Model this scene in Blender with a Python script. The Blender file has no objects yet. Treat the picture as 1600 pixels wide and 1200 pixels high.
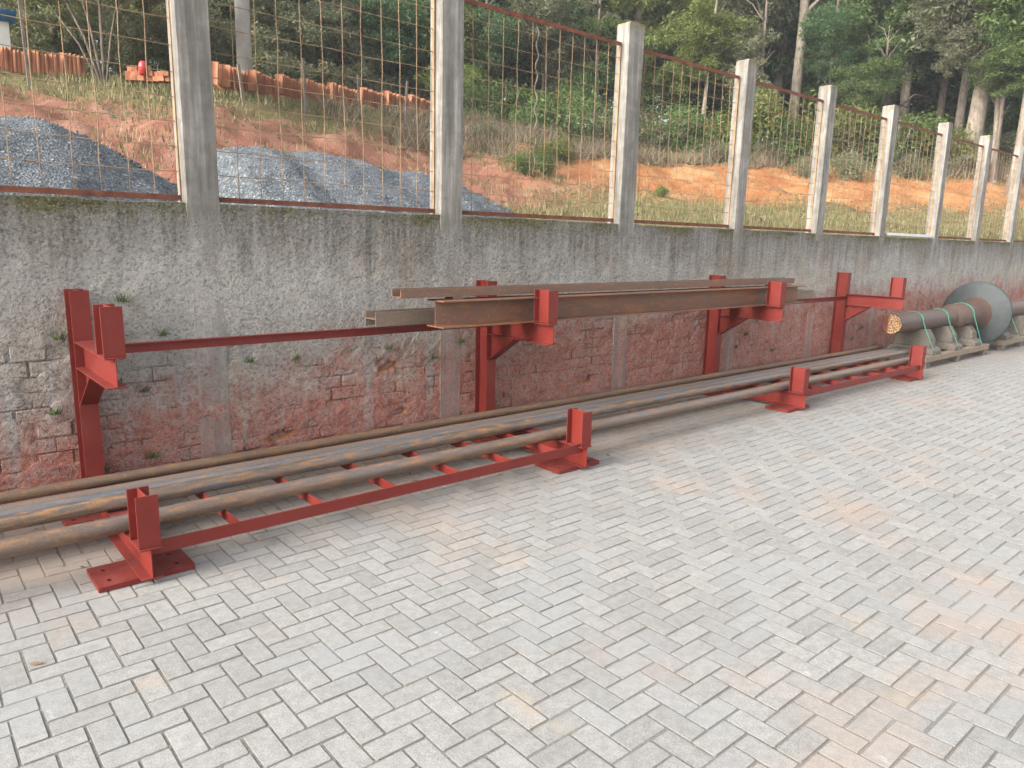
import bpy, bmesh, math, random
import numpy as np
from mathutils import Vector, Matrix

random.seed(7)
RNG = np.random.default_rng(11)
SC = bpy.context.scene
COL = SC.collection
R = math.radians

# ------------------------------------------------------------------ camera
CAM = np.array([-0.278, -5.18, 1.751])
FPX, YAW, PITCH, ROLL = 1148.3, 0.7103, -0.1916, 0.0218   # focal length in photo pixels (1600 wide)
_f = np.array([math.sin(YAW) * math.cos(PITCH), math.cos(YAW) * math.cos(PITCH), math.sin(PITCH)])
_r0 = np.array([math.cos(YAW), -math.sin(YAW), 0.0])
_u0 = np.cross(_r0, _f)
_r = math.cos(ROLL) * _r0 + math.sin(ROLL) * _u0
_u = -math.sin(ROLL) * _r0 + math.cos(ROLL) * _u0
cam_data = bpy.data.cameras.new('camera')
cam_data.sensor_width = 36.0
cam_data.lens = FPX / 1600 * 36.0
cam_data.clip_start = 0.05
cam_data.clip_end = 600
cam = bpy.data.objects.new('camera', cam_data)
COL.objects.link(cam)
cam.matrix_world = Matrix(((_r[0], _u[0], -_f[0], CAM[0]), (_r[1], _u[1], -_f[1], CAM[1]),
                           (_r[2], _u[2], -_f[2], CAM[2]), (0, 0, 0, 1)))
SC.camera = cam


def at(px, py, s):
    """world point seen at photo pixel (px, py), s metres away measured on the level"""
    d = _f + (px - 800) / FPX * _r - (py - 600) / FPX * _u
    return CAM + d * (s / math.hypot(d[0], d[1]))


# ------------------------------------------------------------------ sky, sun, exposure
SUN_DIR = Vector((-0.86, 0.04, 0.46)).normalized()      # towards the sun
world = bpy.data.worlds.new('World')
SC.world = world
world.use_nodes = True
wn = world.node_tree
sky = wn.nodes.new('ShaderNodeTexSky')
sky.sky_type = 'NISHITA'
sky.sun_disc = False
sky.sun_elevation = math.asin(SUN_DIR.z)
sky.sun_rotation = math.atan2(SUN_DIR.x, SUN_DIR.y)
sky.air_density = 1.0
sky.dust_density = 4.0
sky.ozone_density = 1.0
hs = wn.nodes.new('ShaderNodeHueSaturation')      # thin bright cloud takes the blue out of the sky
hs.inputs['Saturation'].default_value = 0.30
wn.links.new(sky.outputs[0], hs.inputs['Color'])
wn.links.new(hs.outputs[0], wn.nodes['Background'].inputs[0])
wn.nodes['Background'].inputs[1].default_value = 0.15
sun_data = bpy.data.lights.new('sun', 'SUN')
sun_data.energy = 1.3
sun_data.angle = R(35)          # veiled, hazy sun
sun_data.color = (1.0, 0.93, 0.84)
sun = bpy.data.objects.new('sun', sun_data)
COL.objects.link(sun)
sun.rotation_euler = SUN_DIR.to_track_quat('Z', 'Y').to_euler()
sun.location = (-20, 5, 30)
SC.view_settings.view_transform = 'Standard'
SC.view_settings.look = 'None'
SC.view_settings.gamma = 1.0
SC.view_settings.use_curve_mapping = False
SC.view_settings.exposure = 1.6
SC.render.engine = 'CYCLES'
SC.cycles.use_denoising = True
SC.cycles.max_bounces = 10
SC.cycles.diffuse_bounces = 6
SC.cycles.transparent_max_bounces = 8


# ------------------------------------------------------------------ small helpers
def tag(o, label=None, cat=None, group=None, kind=None):
    if label: o['label'] = label
    if cat: o['category'] = cat
    if group: o['group'] = group
    if kind: o['kind'] = kind
    return o


def mesh_data(name, verts, faces, mat=None, smooth=False):
    me = bpy.data.meshes.new(name)
    me.from_pydata([tuple(map(float, v)) for v in verts], [], faces)
    if mat: me.materials.append(mat)
    if smooth: me.polygons.foreach_set('use_smooth', [True] * len(me.polygons))
    me.update()
    return me


def np_mesh(name, verts, quads, mat=None, smooth=False):
    """fast mesh of faces that all have the same corner count"""
    verts = np.asarray(verts, dtype=np.float32); quads = np.asarray(quads, dtype=np.int32)
    k = quads.shape[1]
    me = bpy.data.meshes.new(name)
    me.vertices.add(len(verts)); me.vertices.foreach_set('co', verts.ravel())
    me.loops.add(quads.size); me.loops.foreach_set('vertex_index', quads.ravel())
    me.polygons.add(len(quads))
    me.polygons.foreach_set('loop_start', np.arange(0, quads.size, k, dtype=np.int32))
    me.update(calc_edges=True)
    me.polygons.foreach_set('use_smooth', np.full(len(quads), bool(smooth)))
    if mat: me.materials.append(mat)
    return me


def link(name, data, parent=None, loc=(0, 0, 0), rot=(0, 0, 0), scale=(1, 1, 1)):
    o = bpy.data.objects.new(name, data)
    COL.objects.link(o)
    o.location = loc; o.rotation_euler = rot; o.scale = scale
    if parent: o.parent = parent
    return o


def empty(name, loc=(0, 0, 0), rot=(0, 0, 0)):
    o = bpy.data.objects.new(name, None)
    COL.objects.link(o); o.location = loc; o.rotation_euler = rot; o.empty_display_size = 0.2
    return o


class MB:
    """collects simple solids into one mesh"""
    def __init__(s): s.v, s.f = [], []

    def add(s, v, f):
        b = len(s.v); s.v += [tuple(p) for p in v]; s.f += [tuple(i + b for i in q) for q in f]; return s

    def box(s, x0, x1, y0, y1, z0, z1):
        v = [(x0, y0, z0), (x1, y0, z0), (x1, y1, z0), (x0, y1, z0), (x0, y0, z1), (x1, y0, z1), (x1, y1, z1), (x0, y1, z1)]
        return s.add(v, [(0, 3, 2, 1), (4, 5, 6, 7), (0, 1, 5, 4), (1, 2, 6, 5), (2, 3, 7, 6), (3, 0, 4, 7)])

    def prism(s, poly, p0, ax_u, ax_v, ax_w, length):
        """poly (u, v) pushed along ax_w"""
        p0, au, av, aw = map(np.array, (p0, ax_u, ax_v, ax_w))
        n = len(poly)
        a = [p0 + u * au + v * av for u, v in poly]; b = [p + aw * length for p in a]
        fl = [tuple(range(n))[::-1], tuple(range(n, 2 * n))] + [(i, (i + 1) % n, n + (i + 1) % n, n + i) for i in range(n)]
        return s.add(a + b, fl)

    def tube(s, pts, rad, n=8, caps=True):
        pts = [np.array(p, float) for p in pts]
        rad = rad if hasattr(rad, '__len__') else [rad] * len(pts)
        b = len(s.v); side = None
        for i, p in enumerate(pts):
            t = pts[min(i + 1, len(pts) - 1)] - pts[max(i - 1, 0)]
            t = t / (np.linalg.norm(t) + 1e-9)
            if side is None:
                side = np.cross(t, (0, 0, 1) if abs(t[2]) < 0.9 else (1, 0, 0))
            side = side - t * (side @ t); side /= np.linalg.norm(side)
            up = np.cross(side, t)
            for k in range(n):
                a = 2 * math.pi * k / n
                s.v.append(tuple(p + rad[i] * (math.cos(a) * side + math.sin(a) * up)))
        for i in range(len(pts) - 1):
            for k in range(n):
                q = (k + 1) % n
                s.f.append((b + i * n + k, b + i * n + q, b + (i + 1) * n + q, b + (i + 1) * n + k))
        if caps:
            s.f.append(tuple(b + k for k in range(n))[::-1]); s.f.append(tuple(b + (len(pts) - 1) * n + k for k in range(n)))
        return s

    def data(s, name, mat=None, smooth=False, bevel=0):
        me = mesh_data(name, s.v, s.f, None, smooth)
        bm = bmesh.new(); bm.from_mesh(me)
        bmesh.ops.recalc_face_normals(bm, faces=bm.faces)
        if bevel:
            bmesh.ops.bevel(bm, geom=list(bm.edges), offset=bevel, segments=1, affect='EDGES', clamp_overlap=True)
        bm.to_mesh(me); bm.free()
        if smooth: me.polygons.foreach_set('use_smooth', [True] * len(me.polygons))
        if mat: me.materials.append(mat)
        return me

    def build(s, name, mat=None, parent=None, smooth=False, bevel=0, **k):
        return link(name, s.data(name, mat, smooth, bevel), parent, **k)


def noise2(x, y, seed=0, octaves=4, rough=0.5):
    """cheap value noise 0..1 on numpy arrays"""
    x = np.asarray(x, float); y = np.asarray(y, float)
    tot = np.zeros(np.broadcast(x, y).shape); amp = 1.0; den = 0.0
    for o in range(octaves):
        xi = np.floor(x).astype(np.int64); yi = np.floor(y).astype(np.int64)
        fx = x - xi; fy = y - yi
        fx = fx * fx * (3 - 2 * fx); fy = fy * fy * (3 - 2 * fy)

        def h(a, b):
            n = (a * 374761393 + b * 668265263 + (seed + o) * 982451653) & 0x7fffffff
            n = ((n ^ (n >> 13)) * 1274126177) & 0x7fffffff
            return ((n ^ (n >> 16)) & 0xffff) / 65535.0
        v = (h(xi, yi) * (1 - fx) + h(xi + 1, yi) * fx) * (1 - fy) + (h(xi, yi + 1) * (1 - fx) + h(xi + 1, yi + 1) * fx) * fy
        tot += v * amp; den += amp; amp *= rough; x = x * 2.03 + 17.1; y = y * 2.03 + 5.7
    return tot / den


def sstep(a, b, x):
    t = np.clip((x - a) / (b - a), 0, 1); return t * t * (3 - 2 * t)


# ------------------------------------------------------------------ materials
class Mat:
    def __init__(s, name, rough=0.8, metal=0.0, spec=0.5):
        s.m = bpy.data.materials.new(name); s.m.use_nodes = True
        s.nt = s.m.node_tree; s.b = s.nt.nodes['Principled BSDF']
        s.b.inputs['Roughness'].default_value = rough; s.b.inputs['Metallic'].default_value = metal
        s.b.inputs['Specular IOR Level'].default_value = spec
        s._pos = None

    def node(s, t, **kw):
        n = s.nt.nodes.new(t)
        for k, v in kw.items(): setattr(n, k, v)
        return n

    def set(s, sock, v):
        if isinstance(v, bpy.types.NodeSocket): s.nt.links.new(v, sock)
        elif v is not None:
            if sock.type == 'RGBA' and len(v) == 3: v = (*v, 1)
            sock.default_value = v

    def pos(s):
        if not s._pos: s._pos = s.node('ShaderNodeNewGeometry')
        return s._pos.outputs['Position']

    def obj(s): return s.node('ShaderNodeTexCoord').outputs['Object']

    def island(s):
        s.pos(); return s._pos.outputs['Random Per Island']

    def orand(s): return s.node('ShaderNodeObjectInfo').outputs['Random']

    def sep(s, v):
        n = s.node('ShaderNodeSeparateXYZ'); s.set(n.inputs[0], v); return n.outputs

    def math(s, op, a, b=None, c=None, clamp=False):
        n = s.node('ShaderNodeMath', operation=op, use_clamp=clamp)
        for i, v in enumerate((a, b, c)):
            if v is not None: s.set(n.inputs[i], v)
        return n.outputs[0]

    def rng(s, v, a, b, c=0.0, d=1.0, smooth=True):
        n = s.node('ShaderNodeMapRange', interpolation_type='SMOOTHSTEP' if smooth else 'LINEAR', clamp=True) if smooth else s.node('ShaderNodeMapRange', clamp=True)
        for i, q in enumerate((v, a, b, c, d)): s.set(n.inputs[i], q)
        return n.outputs[0]

    def scale(s, v, xyz, off=(0, 0, 0)):
        n = s.node('ShaderNodeMapping'); s.set(n.inputs[0], v)
        n.inputs['Scale'].default_value = xyz; n.inputs['Location'].default_value = off
        return n.outputs[0]

    def noise(s, scale, detail=4, rough=0.55, vec=None, dist=0.0):
        n = s.node('ShaderNodeTexNoise')
        s.set(n.inputs['Vector'], vec if vec is not None else s.pos())
        n.inputs['Scale'].default_value = scale; n.inputs['Detail'].default_value = detail
        n.inputs['Roughness'].default_value = rough; n.inputs['Distortion'].default_value = dist
        return n.outputs['Fac']

    def voro(s, scale, vec=None, feature='F1'):
        n = s.node('ShaderNodeTexVoronoi', feature=feature)
        s.set(n.inputs['Vector'], vec if vec is not None else s.pos()); n.inputs['Scale'].default_value = scale
        return n.outputs

    def ramp(s, fac, stops):
        n = s.node('ShaderNodeValToRGB'); s.set(n.inputs[0], fac)
        e = n.color_ramp.elements
        while len(e) < len(stops): e.new(0.5)
        for i, (p, c) in enumerate(stops):
            e[i].position = p; e[i].color = (*c, 1) if len(c) == 3 else c
        return n.outputs[0]

    def mix(s, fac, a, b, mode='MIX'):
        n = s.node('ShaderNodeMix', data_type='RGBA', blend_type=mode)
        s.set(n.inputs[0], fac); s.set(n.inputs[6], a); s.set(n.inputs[7], b)
        return n.outputs[2]

    def attr(s, name):
        n = s.node('ShaderNodeAttribute'); n.attribute_name = name; return n.outputs['Fac']

    def color(s, c): s.set(s.b.inputs['Base Color'], c); return s
    def rough(s, c): s.set(s.b.inputs['Roughness'], c); return s
    def metal(s, c): s.set(s.b.inputs['Metallic'], c); return s

    def bump(s, h, strength=0.5, dist=0.01):
        n = s.node('ShaderNodeBump'); s.set(n.inputs['Height'], h)
        n.inputs['Strength'].default_value = strength; n.inputs['Distance'].default_value = dist
        s.set(s.b.inputs['Normal'], n.outputs[0]); return s


def yard_stains(m, tone):
    """soil washed over blocks and joints alike, chalky scuffs, damp patches"""
    p = m.pos(); x, y, z = m.sep(p)
    clay = m.math('MULTIPLY', m.rng(m.noise(.6, 5, .6), .53, .70), .62)
    tone = m.mix(clay, tone, (.375, .275, .215))
    warm = m.math('MULTIPLY', m.rng(m.noise(2.6, 4, .6, m.scale(p, (1, 1, 1), (31, 7, 0))), .60, .76), .45)
    tone = m.mix(warm, tone, (.40, .315, .22))
    cool = m.math('MULTIPLY', m.rng(m.noise(1.5, 4, .6, m.scale(p, (1, 1, 1), (3, 17, 0))), .47, .70), .55)
    tone = m.mix(cool, tone, (.275, .285, .288))
    wash = m.math('MULTIPLY', m.rng(m.math('ADD', y, m.math('MULTIPLY', m.noise(1.3, 4, .6), 1.6)), -1.0, .3), .6)
    tone = m.mix(wash, tone, (.255, .20, .155))
    scuff = m.math('MULTIPLY', m.rng(m.noise(5.5, 5, .75, m.scale(p, (1, .45, 1), (9, 2, 0))), .645, .76), .8)
    tone = m.mix(scuff, tone, (.52, .515, .505))
    dirt = m.math('MULTIPLY', m.rng(m.noise(3.1, 6, .75, m.scale(p, (1, 1, 1), (5, 41, 0))), .58, .80), .55)
    return m.mix(dirt, tone, (.17, .155, .14))


def mat_paver():
    m = Mat('paver_concrete', 0.85, spec=0.3)
    rnd = m.math('FRACT', m.math('ADD', m.island(), m.orand()))
    tone = m.ramp(rnd, [(0, (.295, .293, .28)), (.5, (.33, .327, .313)), (1, (.358, .354, .338))])
    speck = m.noise(190, 3, .8)
    tone = m.mix(m.rng(speck, .34, .60), m.mix(1, tone, (.62, .61, .60), 'MULTIPLY'), tone)
    blot = m.noise(22, 5, .75, m.scale(m.pos(), (1, 1, 1), (2, 8, 0)))
    tone = m.mix(m.rng(blot, .32, .68), m.mix(1, tone, (.84, .83, .82), 'MULTIPLY'), m.mix(1, tone, (1.08, 1.08, 1.08), 'MULTIPLY'))
    tone = yard_stains(m, tone)
    edge = m.rng(m.sep(m._pos.outputs['Normal'])[2], .80, .985, .6, 0)      # grime tone painted on arrises to cancel their sunlit white edge
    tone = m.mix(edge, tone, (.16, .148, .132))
    m.color(tone)
    h = m.math('ADD', m.math('MULTIPLY', speck, .5), m.noise(60, 3, .6))
    return m.bump(h, .35, .004).m


def mat_joint():
    m = Mat('joint_sand', 0.95, spec=0.2)
    base = m.ramp(m.noise(70, 4, .75), [(.3, (.135, .125, .112)), (.55, (.20, .188, .17)), (.75, (.285, .27, .245))])
    m.color(yard_stains(m, base))
    return m.bump(m.noise(140, 4, .7), .9, .006).m


def wall_color(m, brick=False):
    p = m.pos(); x, y, z = m.sep(p)
    big = m.noise(1.1, 5, .6); mid = m.noise(5.5, 5, .65); fine = m.noise(46, 4, .75)
    grain = m.noise(95, 3, .7)
    streak = m.noise(1, 5, .65, m.scale(p, (7, 1, .55)))
    streak2 = m.noise(1, 4, .6, m.scale(p, (19, 1, 1.1), (4, 0, 3)))
    grey = m.ramp(mid, [(.25, (.34, .315, .278)), (.5, (.43, .405, .365)), (.75, (.52, .49, .45))])
    warm = m.mix(m.rng(big, .45, .7), grey, m.mix(1, grey, (1.04, .93, .80), 'MULTIPLY'))
    red = m.ramp(mid, [(.25, (.30, .098, .07)), (.5, (.44, .16, .115)), (.78, (.49, .26, .205))])
    if brick:
        red = m.mix(m.math('MULTIPLY', m.orand(), .5), red, (.42, .19, .12))
    lim = m.rng(x, 0.5, 6.0, 0.55, 1.0, False)
    wob = m.math('ADD', m.math('MULTIPLY', m.math('SUBTRACT', big, .5), 1.0), m.math('MULTIPLY', m.math('SUBTRACT', mid, .5), .8))
    t = m.math('SUBTRACT', m.math('ADD', z, wob), lim)
    redmask = m.rng(t, -.22, .36, .97, 0.0)
    c = m.mix(redmask, warm, red)
    # grey wash running down over the brickwork
    wash = m.math('MULTIPLY', m.rng(streak, .52, .68), m.rng(z, .1, .9, .45, .8))
    wash = m.math('MAXIMUM', wash, m.math('MULTIPLY', m.rng(m.noise(13, 5, .75), .42, .66), .42))
    c = m.mix(wash, c, m.mix(fine, (.30, .285, .265), (.44, .425, .40)))
    # rain-dark band under the top of the wall with tongues running down
    lowend = m.math('SUBTRACT', 1.62, m.math('MULTIPLY', m.math('SUBTRACT', m.math('ADD', m.math('MULTIPLY', streak, .55), m.math('MULTIPLY', big, .45)), .5), 2.0))
    band = m.rng(m.math('SUBTRACT', z, lowend), -.30, .34)
    band = m.math('MULTIPLY', band, m.rng(streak2, .30, .62, .5, .97))
    c = m.mix(m.math('MULTIPLY', band, .9), c, m.mix(fine, (.085, .077, .066), (.175, .16, .138)))
    drip = m.math('MULTIPLY', m.rng(streak2, .62, .72), m.rng(z, 1.2, 1.8, 0, .55))
    c = m.mix(drip, c, (.42, .41, .39))
    moss = m.math('MULTIPLY', m.rng(m.math('ADD', z, m.math('MULTIPLY', m.math('SUBTRACT', mid, .5), .35)), 1.83, 1.93), m.rng(big, .38, .58))
    c = m.mix(m.math('MULTIPLY', moss, .85), c, m.mix(fine, (.07, .065, .022), (.17, .155, .05)))
    c = m.mix(m.rng(fine, .36, .52, .72, 0), c, m.mix(1, c, (.42, .41, .40), 'MULTIPLY'))
    c = m.mix(m.rng(grain, .52, .66, 0, .55), c, m.mix(.5, c, (.66, .65, .62)))
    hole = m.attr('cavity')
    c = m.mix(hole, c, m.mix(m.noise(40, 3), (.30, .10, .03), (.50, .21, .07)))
    return c, fine, grain


def mat_wall(brick=False):
    m = Mat('brick_and_render' if not brick else 'washed_brick', 0.95, spec=0.15)
    c, fine, grain = wall_color(m, brick)
    m.color(c)
    h = m.math('ADD', m.math('MULTIPLY', fine, 1.0), m.math('MULTIPLY', grain, .5))
    h = m.math('ADD', h, m.math('MULTIPLY', m.noise(26, 3, .6), 1.2))
    return m.bump(h, 1.0, .02).m


def mat_post():
    m = Mat('weathered_concrete', 0.9, spec=0.25)
    p = m.pos(); x, y, z = m.sep(p)
    g = m.noise(1, 5, .6, m.scale(p, (34, 34, 1.6)))
    g2 = m.noise(1, 5, .6, m.scale(p, (9, 9, .9), (3, 5, 1)))
    mid = m.noise(9, 4, .6)
    c = m.ramp(g, [(.3, (.20, .185, .163)), (.55, (.31, .29, .258)), (.78, (.44, .415, .37))])
    c = m.mix(m.rng(g2, .45, .62, 0, .7), c, (.15, .142, .128))
    c = m.mix(m.rng(mid, .42, .62, .45, 0), c, m.mix(1, c, (.6, .59, .57), 'MULTIPLY'))
    c = m.mix(m.rng(m.noise(150, 2), .62, .74, 0, .4), c, (.16, .15, .135))
    low = m.rng(z, 1.75, 2.02, 1, 0)
    rough_c = m.ramp(m.noise(75, 3, .7), [(.36, (.20, .18, .16)), (.5, (.36, .335, .305)), (.64, (.48, .45, .415))])
    wc, _, _ = wall_color(m)
    c = m.mix(low, c, m.mix(.16, wc, rough_c))
    dark = m.math('MULTIPLY', m.rng(g2, .40, .60, .25, 1), m.rng(z, .2, 1.2, .6, .5))
    c = m.mix(m.math('MULTIPLY', dark, low), c, (.16, .145, .13))
    moss = m.math('MULTIPLY', m.rng(z, 3.78, 3.90), m.rng(mid, .45, .6))
    c = m.mix(moss, c, (.17, .145, .05))
    m.color(c)
    h = m.math('ADD', g, m.math('MULTIPLY', m.noise(80, 3, .7), m.rng(z, 1.75, 2.05, 2.0, .35)))
    return m.bump(h, .55, .008).m


def mat_red(name='red_oxide_paint'):
    m = Mat(name, 0.5, spec=0.35)
    n = m.noise(3.5, 4, .6); f = m.noise(30, 3, .6)
    c = m.ramp(n, [(.3, (.150, .016, .011)), (.7, (.185, .022, .015))])
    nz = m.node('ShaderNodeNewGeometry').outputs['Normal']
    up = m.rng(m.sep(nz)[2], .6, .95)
    c = m.mix(m.math('MULTIPLY', up, m.rng(m.noise(11, 4), .35, .7, .15, .6)), c, (.21, .065, .058))  # pinkish tint on upward faces: dust plus sky reflection painted into the colour
    c = m.mix(m.rng(f, .66, .76, 0, .55), c, (.09, .02, .018))
    dust = m.math('MULTIPLY', m.rng(m.noise(6, 6, .75), .52, .72), .28)
    c = m.mix(dust, c, (.21, .06, .045))
    worn = m.math('MULTIPLY', m.rng(m.noise(19, 5, .8), .66, .72), .7)
    c = m.mix(worn, c, (.10, .05, .04))
    m.color(c); m.rough(m.rng(n, .3, .7, .44, .62))
    return m.bump(m.noise(140, 2), .08, .002).m


def mat_steel(name, base, rust, scale_c, rough=.45, metal=.35, orange=.5, seed=0):
    m = Mat(name, rough, metal)
    p = m.scale(m.pos(), (.8, 5, 5), (seed * 7.3, seed * 2.1, seed))
    a = m.noise(1.6, 6, .65, p); b = m.noise(9, 5, .7, p); f = m.noise(120, 3, .7)
    c = m.mix(m.rng(a, .42, .6), base, scale_c)
    r = m.math('MULTIPLY', m.rng(b, .62 - orange * .25, .8 - orange * .2), .85)
    c = m.mix(r, c, rust)
    spots = m.rng(m.noise(38, 3, .6, m.scale(m.pos(), (1, 1, 1), (seed, 0, 0))), .60, .68)
    c = m.mix(m.math('MULTIPLY', spots, .65), c, rust)
    c = m.mix(m.rng(f, .3, .7, .35, 0), c, (.05, .035, .03))
    m.color(c); m.metal(m.rng(r, 0, .8, metal, .05)); m.rough(m.rng(r, 0, .8, rough, .85))
    return m.bump(m.math('ADD', f, m.math('MULTIPLY', b, .6)), .25, .003).m


def mat_simple(name, c0, c1, sc=20, rough=.8, bump=.3, dist=.005, metal=0, stretch=(1, 1, 1), island=False, detail=4):
    m = Mat(name, rough, metal)
    n = m.noise(sc, detail, .6, m.scale(m.pos(), stretch))
    c = m.ramp(n, [(.3, c0), (.7, c1)])
    if island:
        rnd = m.math('FRACT', m.math('ADD', m.island(), m.orand()))
        c = m.mix(m.rng(rnd, 0, 1, 0, .45, False), c, tuple(v * .55 for v in c0))
    m.color(c)
    if bump: m.bump(n, bump, dist)
    return m.m


def mat_leaf(name, dark, light, trans=.35):
    m = Mat(name, .55, spec=.3)
    rnd = m.math('FRACT', m.math('ADD', m.island(), m.orand()))
    c = m.mix(rnd, dark, light)
    hue = m.node('ShaderNodeHueSaturation')
    m.set(hue.inputs['Color'], c)
    m.set(hue.inputs['Value'], m.rng(m.orand(), 0, 1, .75, 1.25, False))
    m.set(hue.inputs['Hue'], m.rng(m.orand(), 0, 1, .485, .512, False))
    c = hue.outputs[0]
    m.color(c)
    tr = m.node('ShaderNodeBsdfTranslucent'); m.set(tr.inputs[0], m.mix(1, c, (1.1, 1.15, .6), 'MULTIPLY'))
    ms = m.node('ShaderNodeMixShader'); ms.inputs[0].default_value = trans
    m.nt.links.new(m.b.outputs[0], ms.inputs[1]); m.nt.links.new(tr.outputs[0], ms.inputs[2])
    m.nt.links.new(ms.outputs[0], m.nt.nodes['Material Output'].inputs[0])
    return m.m


def mat_terrain():
    m = Mat('hillside_earth', .95, spec=.1)
    x, y, z = m.sep(m.pos())
    soil = m.attr('soil')
    n = m.noise(1.2, 6, .65); f = m.noise(9, 5, .7)
    red = m.ramp(n, [(.3, (.26, .11, .075)), (.55, (.37, .175, .12)), (.75, (.44, .27, .20))])
    ora = m.ramp(n, [(.28, (.34, .125, .055)), (.5, (.47, .215, .09)), (.68, (.53, .32, .16)), (.85, (.42, .34, .24))])
    so = m.mix(m.rng(x, 9, 17), red, ora)
    gr = m.ramp(f, [(.3, (.10, .085, .04)), (.5, (.21, .18, .085)), (.72, (.32, .27, .14))])
    gr = m.mix(m.rng(n, .5, .7, 0, .5), gr, (.13, .13, .065))
    k = m.rng(m.math('ADD', soil, m.math('MULTIPLY', m.math('SUBTRACT', f, .5), 1.9)), .40, .66)
    m.color(m.mix(k, gr, so))
    return m.bump(m.math('ADD', f, m.noise(34, 4, .7)), .9, .08).m


def mat_gravel():
    m = Mat('crushed_stone', .85, spec=.25)
    v = m.voro(48)
    n = m.noise(2, 4)
    c = m.ramp(m.sep(v['Color'])[0], [(0, (.055, .063, .07)), (.5, (.098, .11, .121)), (.9, (.155, .17, .18)), (1, (.30, .31, .31))])
    c = m.mix(m.rng(n, .4, .7, 0, .35), c, (.15, .165, .18))
    m.color(c)
    return m.bump(v['Distance'], .8, .018).m


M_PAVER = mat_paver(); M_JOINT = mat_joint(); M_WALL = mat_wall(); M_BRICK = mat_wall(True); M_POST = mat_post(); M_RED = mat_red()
M_WIRE = mat_simple('rusty_wire', (.22, .13, .065), (.38, .265, .155), 9, .8, 0)
M_FRAME = mat_simple('rusty_angle_iron', (.10, .03, .02), (.23, .075, .035), 12, .85, .3)
M_TERR = mat_terrain(); M_GRAVEL = mat_gravel()
M_TILE = mat_simple('fired_clay', (.36, .135, .065), (.50, .225, .115), 9, .85, .3, .01, island=True)
M_WOOD = mat_simple('weathered_timber', (.085, .072, .058), (.19, .165, .135), 6, .85, .5, .006, stretch=(1, 8, 8))
M_WOODL = mat_simple('fresh_sawn_timber', (.19, .14, .095), (.31, .24, .17), 6, .85, .5, .006, stretch=(1, 8, 8))
M_BARK = mat_simple('bark', (.07, .055, .042), (.21, .17, .135), 5, .9, .8, .04, stretch=(3, 3, .8))
M_BARKP = mat_simple('pale_bark', (.12, .10, .08), (.29, .245, .19), 4, .9, .7, .03, stretch=(3, 3, 1))
M_STRAP = mat_simple('green_strap', (.05, .30, .20), (.08, .42, .29), 40, .6, .2, .002)
M_WHITE = mat_simple('white_paint', (.62, .62, .60), (.76, .76, .74), 3, .7, .1)
M_BLUE = mat_simple('blue_plastic', (.02, .14, .36), (.03, .20, .48), 3, .4, 0)

# ------------------------------------------------------------------ yard ground and herringbone pavers
W = 0.103
GX, GY = 1.8647, -3.3222
yard = tag(link('yard_ground', mesh_data('yard_ground', [(-40, -60, -.0034), (90, -60, -.0034), (90, .12, -.0034), (-40, .12, -.0034)], [(0, 1, 2, 3)], M_JOINT)),
           kind='structure')


def paver_mesh(lx, ly):
    g = .0044; c = .0022; dz = .0016
    x0, x1, y0, y1 = -lx / 2 + g, lx / 2 - g, -ly / 2 + g, ly / 2 - g
    k = .0045; v = []
    for (a, z) in ((0, -.03), (0, -dz), (c, 0)):      # eight-cornered outline: worn corners
        v += [(x0 + a + k, y0 + a, z), (x1 - a - k, y0 + a, z), (x1 - a, y0 + a + k, z), (x1 - a, y1 - a - k, z),
              (x1 - a - k, y1 - a, z), (x0 + a + k, y1 - a, z), (x0 + a, y1 - a - k, z), (x0 + a, y0 + a + k, z)]
    f = [(r * 8 + i, r * 8 + (i + 1) % 8, r * 8 + 8 + (i + 1) % 8, r * 8 + 8 + i) for r in (0, 1) for i in range(8)]
    f += [(16, 17, 18, 23), (18, 19, 22, 23), (19, 20, 21, 22)]
    return np.array(v), f


PV = {0: paver_mesh(2 * W, W), 1: paver_mesh(W, 2 * W)}
spots = []
J0, J1 = int(-3.6 / W), int(3.4 / W)
for j in range(J0, J1):
    for b in range(-22, 60):
        for kind, cx, cy in ((0, j + 4 * b + 1, j - .5), (1, j + 4 * b + 3.5, j)):
            X, Y = GX + cx * W, GY + cy * W
            if Y > -.06 or X < -3 or X > 20: continue
            d = np.array([X, Y, 0]) - CAM; dep = d @ _f
            if dep < .8: continue
            u_, v_ = 800 + FPX * (d @ _r) / dep, 600 - FPX * (d @ _u) / dep
            if not (-420 < u_ < 1900 and v_ < 1500): continue
            inside = -20 < u_ < 1620 and v_ < 1215
            spots.append((0 if inside else 1, dep, kind, X, Y))
spots.sort()
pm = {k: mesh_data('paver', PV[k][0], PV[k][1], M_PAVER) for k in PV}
bigv, bigf = [], []
for i, (o, dep, kind, X, Y) in enumerate(spots):
    rz, rx, ry = random.gauss(0, .006), random.gauss(0, .0045), random.gauss(0, .0025)
    z = random.gauss(0, .0009); jx, jy = random.gauss(0, .0009), random.gauss(0, .0009)
    if i < 300:
        link('paver', pm[kind], yard, (X + jx, Y + jy, z), (rx, ry, rz))
    else:
        v = PV[kind][0].copy()
        c, s = math.cos(rz), math.sin(rz)
        vx = v[:, 0] * c - v[:, 1] * s + X + jx; vy = v[:, 0] * s + v[:, 1] * c + Y + jy
        vz = v[:, 2] + z + v[:, 1] * rx - v[:, 0] * ry
        bigf.append(np.array(PV[kind][1]) + 24 * len(bigv)); bigv.append(np.stack([vx, vy, vz], 1))
tag(link('paver_field', np_mesh('paver_field', np.concatenate(bigv), np.concatenate(bigf), M_PAVER), yard), kind='stuff')

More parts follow.
